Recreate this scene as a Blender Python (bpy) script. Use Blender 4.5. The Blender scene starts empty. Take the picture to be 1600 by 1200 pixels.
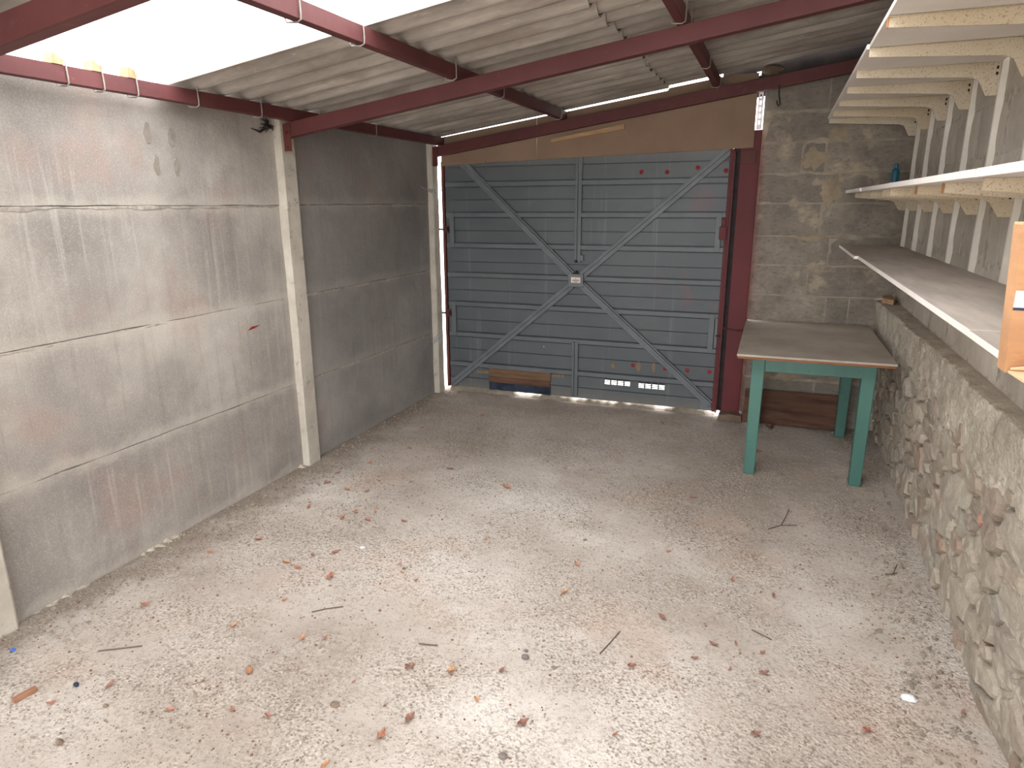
import bpy, bmesh, math, random
from mathutils import Vector, Matrix, noise

scene = bpy.context.scene
col = scene.collection
random.seed(11)

# ------------------------------------------------------------------ camera
F_PX = 1059.2036
YAW, PITCH, ROLL = -0.36820798, -0.26025962, -0.00584258
CAM = Vector((2.8418, 0.0, 1.68006))
cy, sy, cp, sp = math.cos(YAW), math.sin(YAW), math.cos(PITCH), math.sin(PITCH)
fwd = Vector((sy * cp, cy * cp, sp))
rgt = Vector((cy, -sy, 0))
upv = rgt.cross(fwd)
cr, sr = math.cos(ROLL), math.sin(ROLL)
r2 = cr * rgt + sr * upv
u2 = -sr * rgt + cr * upv
cam_data = bpy.data.cameras.new('camera')
cam_data.sensor_width = 36.0
cam_data.lens = F_PX / 1600.0 * 36.0
cam_data.clip_start = 0.05
cam = bpy.data.objects.new('camera', cam_data)
cam.matrix_world = Matrix(((r2.x, u2.x, -fwd.x, CAM.x), (r2.y, u2.y, -fwd.y, CAM.y),
                           (r2.z, u2.z, -fwd.z, CAM.z), (0, 0, 0, 1)))
col.objects.link(cam)
scene.camera = cam
scene.cycles.max_bounces = 8

# ------------------------------------------------------------------ world: pale overcast sky
world = bpy.data.worlds.new('overcast_sky')
scene.world = world
world.use_nodes = True
wn = world.node_tree
wn.nodes.clear()
wo = wn.nodes.new('ShaderNodeOutputWorld')
wb = wn.nodes.new('ShaderNodeBackground')
wb.inputs['Color'].default_value = (0.985, 0.985, 1.0, 1)
wb.inputs['Strength'].default_value = 5.0
wn.links.new(wb.outputs[0], wo.inputs['Surface'])

# light portals: they only steer the sampling of the sky through the openings
def portal(name, loc, rot, sx, sy_):
    l = bpy.data.lights.new(name, 'AREA')
    l.shape = 'RECTANGLE'
    l.size, l.size_y = sx, sy_
    l.cycles.is_portal = True
    o = bpy.data.objects.new(name, l)
    o.location, o.rotation_euler = loc, rot
    col.objects.link(o)
portal('open_end_portal', (1.8, -1.85, 1.25), (math.radians(90), 0, 0), 3.8, 2.6)
portal('rooflight_portal', (1.85, 2.24, 2.66), (0, math.atan(-0.143), 0), 4.2, 0.95)
portal('added_rooflight_portal', (2.9, 1.28, 2.80), (0, math.atan(-0.143), 0), 2.1, 1.08)

vs = scene.view_settings
vs.view_transform = 'Standard'
vs.look = 'None'
vs.gamma = 1.0
vs.use_curve_mapping = False
vs.exposure = 0.72

# ------------------------------------------------------------------ material helpers
def lin(r, g, b):
    def f(c):
        c /= 255.0
        return c / 12.92 if c <= 0.04045 else ((c + 0.055) / 1.055) ** 2.4
    return (f(r), f(g), f(b), 1.0)

class NT:
    def __init__(self, name):
        self.m = bpy.data.materials.new(name)
        self.m.use_nodes = True
        self.t = self.m.node_tree
        self.t.nodes.clear()
        self.out = self.t.nodes.new('ShaderNodeOutputMaterial')
        self.b = self.t.nodes.new('ShaderNodeBsdfPrincipled')
        self.t.links.new(self.b.outputs[0], self.out.inputs['Surface'])
        self.geo = self.t.nodes.new('ShaderNodeNewGeometry')
    def set(self, sock, v):
        if isinstance(v, bpy.types.NodeSocket):
            self.t.links.new(v, sock)
        else:
            sock.default_value = v
    def pos(self):
        return self.geo.outputs['Position']
    def map(self, scale=(1, 1, 1), loc=(0, 0, 0)):
        n = self.t.nodes.new('ShaderNodeMapping')
        self.t.links.new(self.pos(), n.inputs['Vector'])
        n.inputs['Scale'].default_value = scale
        n.inputs['Location'].default_value = loc
        return n.outputs[0]
    def noise(self, scale, detail=4, rough=0.6, vec=None, dist=0.0):
        n = self.t.nodes.new('ShaderNodeTexNoise')
        self.t.links.new(vec or self.pos(), n.inputs['Vector'])
        n.inputs['Scale'].default_value = scale
        n.inputs['Detail'].default_value = detail
        n.inputs['Roughness'].default_value = rough
        n.inputs['Distortion'].default_value = dist
        return n.outputs['Fac']
    def vor(self, scale, vec=None, feature='F1', out='Distance', rand=1.0):
        n = self.t.nodes.new('ShaderNodeTexVoronoi')
        n.feature = feature
        self.t.links.new(vec or self.pos(), n.inputs['Vector'])
        n.inputs['Scale'].default_value = scale
        n.inputs['Randomness'].default_value = rand
        return n.outputs[out]
    def ramp(self, fac, stops, interp='LINEAR'):
        n = self.t.nodes.new('ShaderNodeValToRGB')
        n.color_ramp.interpolation = interp
        e = n.color_ramp.elements
        while len(e) < len(stops):
            e.new(0.5)
        for i, (p, c) in enumerate(stops):
            e[i].position = p
            e[i].color = c if not isinstance(c, (int, float)) else (c, c, c, 1)
        self.set(n.inputs['Fac'], fac)
        return n.outputs['Color']
    def mask(self, fac, a, b):
        n = self.t.nodes.new('ShaderNodeMapRange')
        n.interpolation_type = 'SMOOTHSTEP'
        self.set(n.inputs[0], fac)
        n.inputs[1].default_value = a
        n.inputs[2].default_value = b
        return n.outputs[0]
    def mix(self, fac, a, b, mode='MIX'):
        n = self.t.nodes.new('ShaderNodeMix')
        n.data_type = 'RGBA'
        n.blend_type = mode
        self.set(n.inputs[0], fac)
        self.set(n.inputs[6], a)
        self.set(n.inputs[7], b)
        return n.outputs[2]
    def math(self, op, a, b=0.5, c=None):
        n = self.t.nodes.new('ShaderNodeMath')
        n.operation = op
        self.set(n.inputs[0], a)
        self.set(n.inputs[1], b)
        if c is not None:
            self.set(n.inputs[2], c)
        return n.outputs[0]
    def xyz(self, which=None, src=None):
        n = self.t.nodes.new('ShaderNodeSeparateXYZ')
        self.t.links.new(src or self.pos(), n.inputs[0])
        return n.outputs
    def rnd(self):
        n = self.t.nodes.new('ShaderNodeObjectInfo')
        return n.outputs['Random']
    def bump(self, h, strength=0.5, dist=0.01):
        n = self.t.nodes.new('ShaderNodeBump')
        n.inputs['Strength'].default_value = strength
        n.inputs['Distance'].default_value = dist
        self.set(n.inputs['Height'], h)
        if self.b.inputs['Normal'].links:
            self.t.links.new(self.b.inputs['Normal'].links[0].from_socket, n.inputs['Normal'])
        self.t.links.new(n.outputs[0], self.b.inputs['Normal'])
    def done(self, color, rough=0.85, spec=0.3, metal=0.0):
        self.set(self.b.inputs['Base Color'], color)
        self.set(self.b.inputs['Roughness'], rough)
        self.b.inputs['Specular IOR Level'].default_value = spec
        self.b.inputs['Metallic'].default_value = metal
        return self.m

M = {}

def m_panel(name, dark):
    n = NT(name)
    base = n.ramp(n.noise(1.3, 5, 0.62), [(0.32, lin(140, 134, 129)), (0.5, lin(168, 161, 154)), (0.68, lin(200, 193, 184))])
    pink = n.mask(n.noise(1.9, 4, 0.6, n.map((1, 1, 1), (7, 3, 1))), 0.54, 0.70)
    base = n.mix(n.math('MULTIPLY', pink, 0.5), base, lin(178, 148, 138))
    # vertical lime runs
    streak = n.mask(n.noise(1.0, 5, 0.62, n.map((34, 34, 1.0))), 0.52, 0.70)
    where = n.mask(n.noise(1.1, 3, 0.5, n.map((1, 1, 1.4), (2, 9, 4))), 0.40, 0.62)
    base = n.mix(n.math('MULTIPLY', n.math('MULTIPLY', streak, where), 0.42), base, lin(212, 206, 196))
    dk = n.mask(n.noise(1.0, 5, 0.6, n.map((20, 20, 0.9), (5, 1, 3))), 0.52, 0.72)
    base = n.mix(n.math('MULTIPLY', dk, 0.26), base, lin(120, 113, 108))
    # damp darker tone on some panels, chosen per panel
    base = n.mix(n.math('MULTIPLY', n.rnd(), 0.20), base, lin(120, 114, 110))
    # pale lime wash smeared along the bed joints
    z = n.xyz()[2]
    zz = n.math('ADD', z, n.math('MULTIPLY', n.math('SUBTRACT', n.noise(5, 3), 0.5), 0.16))
    fr = n.math('PINGPONG', zz, 0.28)
    pale = n.math('SUBTRACT', 1.0, n.mask(fr, 0.0, 0.07))
    base = n.mix(n.math('MULTIPLY', pale, 0.40), base, lin(206, 199, 187))
    fine = n.noise(130, 4, 0.75)
    base = n.mix(n.mask(fine, 0.45, 0.75), n.mix(0.12, base, lin(96, 90, 84)), n.mix(0.25, base, lin(225, 216, 204)))
    pits = n.mask(n.noise(95, 3, 0.6), 0.66, 0.74)
    base = n.mix(n.math('MULTIPLY', pits, 0.3), base, lin(90, 84, 80))
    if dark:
        base = n.mix(0.45, base, lin(118, 117, 120))  # far bay: its dimmer, bluish light is put into the colour
    n.bump(n.noise(60, 5, 0.7), 0.45, 0.006)
    n.bump(n.noise(6, 4, 0.6), 0.25, 0.02)
    return n.done(base, 0.92, 0.2)
M['panel'] = m_panel('cast_concrete_limestained', False)
M['panel_far_shade'] = m_panel('cast_concrete_far_shade', True)

def m_simple(name, c0, c1, scale=8, rough=0.85, bump=0.2, bscale=60, spec=0.3, bdist=0.004, stretch=(1, 1, 1), per=0.0, cper=None, extra=None):
    n = NT(name)
    base = n.ramp(n.noise(scale, 5, 0.62, n.map(stretch)), [(0.32, c0), (0.68, c1)])
    if per:
        base = n.mix(n.math('MULTIPLY', n.rnd(), per), base, cper or c0)
    if extra:
        base = extra(n, base)
    n.bump(n.noise(bscale, 4, 0.65, n.map(stretch)), bump, bdist)
    return n.done(base, rough, spec)

M['post'] = m_simple('post_concrete', lin(176, 168, 156), lin(206, 199, 186), 5, 0.9, 0.35, 70,
                     extra=lambda n, b: n.mix(n.math('MULTIPLY', n.mask(n.noise(14, 4, 0.7), 0.58, 0.68), 0.5), b, lin(128, 120, 108)))
M['mortar'] = m_simple('lime_mortar', lin(150, 141, 128), lin(198, 189, 174), 22, 0.95, 0.6, 80, bdist=0.008)
M['joint'] = m_simple('wall_joint_mortar', lin(142, 134, 126), lin(184, 176, 166), 26, 0.95, 0.7, 70, bdist=0.008)
M['dab'] = m_simple('grey_render_dab', lin(132, 124, 116), lin(156, 148, 138), 30, 0.95, 0.4, 70)
M['mortar_dark'] = m_simple('old_mortar', lin(118, 108, 96), lin(158, 147, 132), 10, 0.95, 0.7, 60, bdist=0.01)

def m_block():
    n = NT('rough_grey_block')
    base = n.ramp(n.noise(5, 6, 0.7), [(0.30, lin(122, 114, 105)), (0.55, lin(152, 143, 130)), (0.75, lin(180, 169, 153))])
    base = n.mix(n.math('MULTIPLY', n.rnd(), 0.75), base, lin(122, 116, 109))
    smear = n.mask(n.noise(3.2, 5, 0.6, n.map((1, 1, 1), (3, 8, 2))), 0.56, 0.66)
    base = n.mix(n.math('MULTIPLY', smear, 0.5), base, lin(196, 180, 155))
    agg = n.mask(n.noise(1.0, 5, 0.75, n.map((22, 22, 50))), 0.50, 0.66)
    base = n.mix(n.math('MULTIPLY', agg, 0.5), base, lin(100, 94, 86))
    n.bump(n.noise(90, 4, 0.75), 0.55, 0.008)
    n.bump(n.noise(28, 5, 0.7), 0.5, 0.010)
    return n.done(base, 0.95, 0.15)
M['block'] = m_block()

def m_block_pale():
    n = NT('dusty_pale_block')
    base = n.ramp(n.noise(4, 6, 0.7), [(0.30, lin(172, 163, 150)), (0.70, lin(208, 199, 184))])
    base = n.mix(n.math('MULTIPLY', n.rnd(), 0.35), base, lin(142, 136, 126))
    st = n.mask(n.noise(1.0, 4, 0.6, n.map((1, 16, 1.3))), 0.52, 0.68)
    base = n.mix(n.math('MULTIPLY', st, 0.35), base, lin(206, 200, 190))
    n.bump(n.noise(50, 5, 0.7), 0.5, 0.008)
    return n.done(base, 0.95, 0.15)
M['block_pale'] = m_block_pale()

def m_stone():
    n = NT('rubble_stone')
    r = n.rnd()
    tone = n.ramp(r, [(0.0, lin(142, 129, 114)), (0.22, lin(178, 165, 147)), (0.42, lin(168, 140, 122)),
                      (0.60, lin(158, 153, 142)), (0.78, lin(190, 178, 160)), (1.0, lin(148, 130, 116))])
    base = n.mix(n.noise(14, 6, 0.7), n.mix(0.35, tone, lin(110, 100, 90)), n.mix(0.35, tone, lin(216, 206, 190)))
    # lime skin over much of the face
    wash = n.mask(n.noise(4.5, 6, 0.68), 0.46, 0.62)
    base = n.mix(n.math('MULTIPLY', wash, 0.6), base, lin(196, 187, 171))
    base = n.mix(n.math('MULTIPLY', n.mask(n.noise(7, 4, 0.6, n.map((1, 1, 1), (4, 1, 9))), 0.60, 0.72), 0.4), base, lin(178, 182, 166))
    n.bump(n.noise(34, 6, 0.75), 0.9, 0.016)
    n.bump(n.noise(110, 3, 0.7), 0.5, 0.005)
    return n.done(base, 0.95, 0.15)
M['stone'] = m_stone()
M['smear'] = m_simple('tan_mortar_smear', lin(136, 123, 106), lin(168, 152, 130), 10, 0.95, 0.5, 60, bdist=0.006)
M['bed'] = m_simple('pale_bed_mortar', lin(138, 128, 114), lin(170, 159, 142), 9, 0.95, 0.6, 60, bdist=0.006)
M['ledge'] = m_simple('dirty_ledge_cement', lin(148, 137, 123), lin(180, 168, 152), 5, 0.95, 0.5, 50, bdist=0.008)
M['render_coat'] = m_simple('rough_lime_render', lin(150, 141, 127), lin(196, 187, 171), 6, 0.95, 0.9, 42, bdist=0.014,
                            extra=lambda n, b: n.mix(n.math('MULTIPLY', n.mask(n.noise(30, 5, 0.75), 0.56, 0.68), 0.55), b, lin(112, 102, 90)))

def m_floor():
    n = NT('worn_dusty_concrete')
    base = n.ramp(n.noise(0.9, 6, 0.62), [(0.34, lin(166, 154, 143)), (0.50, lin(192, 182, 172)), (0.66, lin(220, 212, 204))])
    pk = n.mask(n.noise(1.5, 4, 0.6, n.map((1, 1, 1), (1, 6, 0))), 0.52, 0.70)
    base = n.mix(n.math('MULTIPLY', pk, 0.45), base, lin(190, 164, 147))
    gy = n.mask(n.noise(2.3, 4, 0.6, n.map((1, 1, 1), (9, 2, 0))), 0.56, 0.70)
    base = n.mix(n.math('MULTIPLY', gy, 0.45), base, lin(196, 190, 182))
    # exposed aggregate in patches
    grit_zone = n.mask(n.noise(1.7, 5, 0.65, n.map((1, 1, 1), (3, 3, 0))), 0.40, 0.58)
    cell = n.vor(120, n.map((1, 1, 1)), 'F1', 'Color')
    cellv = n.math('MULTIPLY', n.xyz(src=cell)[0], 1.0)
    dk = n.math('MULTIPLY', n.mask(cellv, 0.70, 0.82), grit_zone)
    base = n.mix(n.math('MULTIPLY', dk, 0.60), base, lin(118, 102, 88))
    lt = n.math('MULTIPLY', n.mask(n.xyz(src=cell)[1], 0.66, 0.80), grit_zone)
    base = n.mix(n.math('MULTIPLY', lt, 0.35), base, lin(226, 216, 202))
    fine = n.noise(70, 4, 0.75)
    base = n.mix(n.math('MULTIPLY', n.mask(fine, 0.52, 0.66), 0.55), base, lin(128, 112, 97))
    fl = n.mask(n.noise(150, 2, 0.6), 0.64, 0.72)
    base = n.mix(n.math('MULTIPLY', fl, 0.5), base, lin(92, 80, 68))
    # brown dirt lying along the foot of the concrete wall
    x, y, z = n.xyz()
    edge = n.math('ADD', x, n.math('MULTIPLY', n.math('SUBTRACT', n.noise(3, 5, 0.7), 0.5), 0.8))
    dirt = n.math('SUBTRACT', 1.0, n.mask(edge, 0.0, 0.42))
    base = n.mix(n.math('MULTIPLY', dirt, 0.72), base, lin(114, 100, 86))
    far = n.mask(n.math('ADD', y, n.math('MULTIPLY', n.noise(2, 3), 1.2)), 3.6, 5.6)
    base = n.mix(n.math('MULTIPLY', far, 0.38), base, lin(140, 126, 112))  # floor painted darker towards the door, for the light falling off
    n.bump(n.math('MULTIPLY', n.vor(85), grit_zone), 0.5, 0.010)
    n.bump(n.noise(30, 6, 0.75), 0.6, 0.014)
    return n.done(base, 0.93, 0.2)
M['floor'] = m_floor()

def m_oxide(name, c0, c1, dust):
    n = NT(name)
    base = n.ramp(n.noise(3, 5, 0.6), [(0.3, c0), (0.7, c1)])
    base = n.mix(n.math('MULTIPLY', n.mask(n.noise(24, 4, 0.7), 0.60, 0.74), 0.4), base, dust)
    n.bump(n.noise(40, 3, 0.6), 0.15, 0.003)
    return n.done(base, 0.62, 0.35)
M['oxide'] = m_oxide('red_oxide_paint', lin(86, 45, 46), lin(102, 56, 55), lin(124, 88, 80))
M['oxide_column'] = m_oxide('deep_red_paint', lin(88, 34, 38), lin(104, 42, 45), lin(78, 34, 36))
M['oxide_rust'] = m_oxide('rusty_red_steel', lin(74, 36, 34), lin(104, 52, 44), lin(60, 36, 30))

def m_roof():
    n = NT('weathered_cement_sheet')
    base = n.ramp(n.noise(1.0, 6, 0.66, n.map((1.4, 9, 2))), [(0.30, lin(132, 125, 119)), (0.55, lin(174, 166, 158)), (0.75, lin(208, 201, 192))])
    base = n.mix(n.math('MULTIPLY', n.mask(n.noise(1.6, 5, 0.65, n.map((1, 2.5, 1), (4, 7, 0))), 0.50, 0.68), 0.5), base, lin(126, 110, 101))
    base = n.mix(n.math('MULTIPLY', n.rnd(), 0.25), base, lin(168, 156, 140))
    sp = n.mask(n.noise(1.0, 4, 0.7, n.map((10, 60, 10))), 0.62, 0.74)
    base = n.mix(n.math('MULTIPLY', sp, 0.5), base, lin(214, 206, 192))
    n.bump(n.noise(50, 4, 0.7, n.map((0.4, 1, 1))), 0.35, 0.006)
    return n.done(base, 0.93, 0.15)
M['roof'] = m_roof()

def m_clear():
    n = NT('clear_ribbed_plastic')
    t = n.t
    tr = t.nodes.new('ShaderNodeBsdfTransparent')
    tr.inputs[0].default_value = (0.985, 0.985, 0.985, 1)
    tl = t.nodes.new('ShaderNodeBsdfTranslucent')
    n.set(tl.inputs[0], n.ramp(n.noise(3, 3), [(0.3, lin(232, 232, 226)), (0.7, lin(246, 246, 244))]))
    mx = t.nodes.new('ShaderNodeMixShader')
    mx.inputs[0].default_value = 0.12
    t.links.new(tr.outputs[0], mx.inputs[1])
    t.links.new(tl.outputs[0], mx.inputs[2])
    t.links.new(mx.outputs[0], n.out.inputs['Surface'])
    t.nodes.remove(n.b)
    return n.m
M['clear'] = m_clear()

def m_door():
    n = NT('blue_grey_sheet_paint')
    base = n.ramp(n.noise(1.6, 5, 0.6), [(0.3, lin(78, 83, 87)), (0.7, lin(92, 97, 99))])
    base = n.mix(n.math('MULTIPLY', n.rnd(), 0.18), base, lin(80, 87, 94))
    x, y, z = n.xyz()
    st = n.mask(n.noise(1.0, 4, 0.6, n.map((14, 1, 0.5))), 0.58, 0.72)
    base = n.mix(n.math('MULTIPLY', st, 0.40), base, lin(126, 132, 135))  # pale streaks painted in for reflections on the semi-gloss sheet
    red = n.math('MULTIPLY', n.mask(n.noise(3.4, 4, 0.6, n.map((1, 1, 0.7), (2, 0, 5))), 0.56, 0.68), n.mask(x, 1.7, 2.3))
    base = n.mix(n.math('MULTIPLY', red, 0.45), base, lin(118, 82, 88))
    low = n.math('SUBTRACT', 1.0, n.mask(n.math('ADD', z, n.math('MULTIPLY', n.noise(9, 4), 0.12)), 0.06, 0.22))
    base = n.mix(n.math('MULTIPLY', low, 0.5), base, lin(122, 116, 106))
    n.bump(n.noise(12, 3, 0.5), 0.08, 0.01)
    return n.done(base, 0.5, 0.45)
M['door'] = m_door()
M['door_bar'] = m_simple('blue_grey_bar_paint', lin(88, 93, 97), lin(101, 106, 109), 4, 0.5, 0.1, 40, 0.45)
M['door_bar2'] = m_simple('pale_worn_bar_paint', lin(94, 99, 103), lin(110, 115, 118), 6, 0.5, 0.1, 40, 0.45)
M['plug'] = m_simple('red_primer_spot', lin(128, 30, 38), lin(150, 44, 50), 30, 0.7)
M['bare'] = m_simple('tan_filler_spot', lin(118, 102, 82), lin(136, 118, 94), 20, 0.9)
M['black'] = m_simple('dark_iron', lin(34, 28, 30), lin(54, 44, 44), 20, 0.7)
M['label'] = m_simple('white_sticker', lin(214, 196, 184), lin(232, 216, 204), 10, 0.6, 0.0)
M['ink'] = m_simple('sticker_print', lin(96, 80, 78), lin(120, 100, 96), 10, 0.6, 0.0)
M['tan_board'] = m_simple('tan_hardboard', lin(134, 111, 94), lin(150, 126, 106), 2.2, 0.85, 0.15, 30,
                          extra=lambda n, b: n.mix(n.math('MULTIPLY', n.mask(n.noise(2.6, 4), 0.55, 0.7), 0.3), b, lin(118, 96, 80)))
M['batten'] = m_simple('raw_batten', lin(160, 128, 96), lin(190, 158, 124), 5, 0.85, 0.2, 40, stretch=(1, 6, 6))
M['patch_wood'] = m_simple('scuffed_plywood', lin(96, 74, 56), lin(122, 95, 72), 5, 0.85, 0.3, 40, stretch=(1, 8, 8))
M['navy'] = m_simple('navy_rubber_strip', lin(26, 32, 46), lin(52, 62, 80), 9, 0.7, 0.3, 30)
M['teal'] = m_simple('teal_gloss_paint', lin(58, 98, 89), lin(76, 120, 109), 3.0, 0.45, 0.12, 50, 0.45, stretch=(1, 1, 0.25),
                     extra=lambda n, b: n.mix(n.math('MULTIPLY', n.mask(n.noise(16, 5, 0.75), 0.60, 0.70), 0.6), b, lin(44, 78, 74)))
M['table_top'] = m_simple('dusty_brown_board', lin(154, 144, 132), lin(178, 168, 154), 3, 0.8, 0.1, 60, 0.3,
                          extra=lambda n, b: n.mix(n.math('MULTIPLY', n.mask(n.noise(60, 3, 0.7), 0.58, 0.72), 0.4), b, lin(206, 194, 178)))
M['ply_edge'] = m_simple('brown_ply_edge', lin(120, 74, 48), lin(150, 96, 64), 12, 0.7, 0.2, 60, stretch=(1, 1, 8))
M['old_plank'] = m_simple('dark_weathered_plank', lin(74, 52, 42), lin(112, 82, 66), 2.5, 0.88, 0.5, 20, stretch=(1, 6, 10), bdist=0.008)
M['grey_wood'] = m_simple('grubby_offcut', lin(84, 70, 60), lin(120, 102, 86), 6, 0.9, 0.4, 30)

def m_shelf(name, clean):
    n = NT(name)
    base = n.ramp(n.noise(3, 4, 0.6), [(0.3, lin(222, 214, 206)), (0.7, lin(238, 231, 224))])
    up = n.mask(n.xyz(src=n.geo.outputs['Normal'])[2], 0.5, 0.9)
    dust = n.ramp(n.noise(1.0, 5, 0.65, n.map((12, 2.2, 1))), [(0.3, lin(150, 140, 130)), (0.7, lin(184, 174, 164))])
    base = n.mix(n.math('MULTIPLY', up, 1.0), base, dust)
    gr = n.mask(n.noise(26, 5, 0.7), 0.62, 0.72)
    base = n.mix(n.math('MULTIPLY', gr, 0.25), base, lin(150, 126, 104))
    return n.done(base, 0.6, 0.35)
M['shelf'] = m_shelf('white_faced_chipboard', True)

def m_bracket():
    n = NT('rust_speckled_cream_enamel')
    base = n.ramp(n.noise(3, 4, 0.6), [(0.3, lin(190, 177, 154)), (0.7, lin(208, 197, 176))])
    base = n.mix(n.math('MULTIPLY', n.rnd(), 0.4), base, lin(190, 168, 130))
    sp = n.mask(n.noise(170, 3, 0.7), 0.56, 0.66)
    base = n.mix(n.math('MULTIPLY', sp, 0.75), base, lin(148, 92, 52))
    sp2 = n.mask(n.noise(40, 5, 0.8), 0.60, 0.68)
    base = n.mix(n.math('MULTIPLY', sp2, 0.55), base, lin(128, 70, 40))
    return n.done(base, 0.65, 0.3)
M['bracket'] = m_bracket()
M['upright'] = m_simple('white_enamel_strip', lin(212, 206, 194), lin(232, 226, 214), 5, 0.5, 0.05, 30)
M['rust'] = m_simple('red_rust_edge', lin(140, 96, 66), lin(168, 122, 88), 40, 0.85)
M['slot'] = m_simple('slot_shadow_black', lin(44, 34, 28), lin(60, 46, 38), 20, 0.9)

M['card'] = m_simple('brown_cardboard', lin(178, 134, 98), lin(202, 156, 116), 3, 0.85, 0.25, 14, 0.2, 0.01, stretch=(1, 1, 3),
                     extra=lambda n, b: n.mix(n.math('MULTIPLY', n.mask(n.noise(1.0, 4, 0.6, n.map((9, 4, 26))), 0.56, 0.70), 0.35), b, lin(164, 112, 76)))
M['card_in'] = m_simple('pale_cardboard_flap', lin(216, 176, 138), lin(232, 194, 156), 4, 0.85, 0.1, 20)
M['tape'] = m_simple('white_packing_tape', lin(206, 204, 204), lin(226, 224, 222), 8, 0.35, 0.1, 20, 0.5)
M['tape_line'] = m_simple('navy_tape_print', lin(36, 36, 70), lin(50, 52, 92), 8, 0.4, 0.0)

M['leaf'] = m_simple('dry_rust_leaf', lin(170, 122, 100), lin(194, 146, 121), 40, 0.8, 0.2, 80, per=0.8, cper=lin(164, 116, 102))
M['leaf_pale'] = m_simple('dry_tan_leaf', lin(192, 152, 118), lin(208, 170, 136), 40, 0.8, 0.2, 80, per=0.5, cper=lin(196, 148, 112))
M['leaf_dark'] = m_simple('dry_dark_leaf', lin(140, 106, 92), lin(166, 130, 114), 40, 0.85, 0.2, 80, per=0.6, cper=lin(150, 104, 92))
M['crumb'] = m_simple('leaf_crumb_brown', lin(104, 74, 60), lin(136, 102, 84), 60, 0.9, 0.1, 80)
M['twig'] = m_simple('grey_brown_twig', lin(84, 72, 62), lin(112, 98, 84), 30, 0.9)
M['pebble'] = m_simple('dark_pebble', lin(96, 90, 90), lin(124, 116, 112), 30, 0.8, per=0.5, cper=lin(150, 136, 118))
M['grit'] = m_simple('loose_grit', lin(140, 126, 110), lin(196, 184, 167), 90, 0.9, 0.1, 80)
M['grit_dark'] = m_simple('loose_dark_crumbs', lin(104, 88, 74), lin(150, 132, 114), 60, 0.9, 0.1, 80)
M['brick'] = m_simple('orange_brick_sliver', lin(146, 106, 84), lin(168, 124, 98), 20, 0.9, 0.3)
M['white'] = m_simple('white_scrap', lin(226, 226, 230), lin(240, 240, 242), 30, 0.7, 0.1)
M['blue'] = m_simple('blue_plastic', lin(60, 100, 178), lin(92, 136, 206), 30, 0.5, 0.0)
M['teal_plastic'] = m_simple('teal_plastic', lin(16, 84, 108), lin(28, 106, 128), 12, 0.4, 0.0, 20, 0.5)
M['wire'] = m_simple('galvanised_wire', lin(128, 122, 116), lin(156, 150, 142), 30, 0.45, 0.0, 20, 0.5)
M['galv'] = m_simple('galvanised_angle', lin(196, 196, 200), lin(222, 222, 226), 12, 0.4, 0.05, 20, 0.5)
M['outside'] = m_simple('pale_drive', lin(196, 192, 184), lin(214, 210, 202), 2, 0.9)
M['filler'] = m_simple('sooty_filler_board', lin(44, 40, 40), lin(66, 58, 54), 6, 0.9, 0.3, 40)

def m_web():
    n = NT('dusty_cobweb')
    t = n.t
    tr = t.nodes.new('ShaderNodeBsdfTransparent')
    df = t.nodes.new('ShaderNodeBsdfTranslucent')
    df.inputs[0].default_value = lin(206, 208, 216)
    d2 = t.nodes.new('ShaderNodeBsdfDiffuse')
    d2.inputs[0].default_value = lin(200, 202, 210)
    m1 = t.nodes.new('ShaderNodeMixShader')
    t.links.new(df.outputs[0], m1.inputs[1]); t.links.new(d2.outputs[0], m1.inputs[2])
    mx = t.nodes.new('ShaderNodeMixShader')
    n.set(mx.inputs[0], n.math('MULTIPLY', n.mask(n.noise(60, 4, 0.7), 0.40, 0.62), 0.7))
    t.links.new(tr.outputs[0], mx.inputs[1])
    t.links.new(m1.outputs[0], mx.inputs[2])
    t.links.new(mx.outputs[0], n.out.inputs['Surface'])
    t.nodes.remove(n.b)
    return n.m
M['web'] = m_web()

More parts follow.
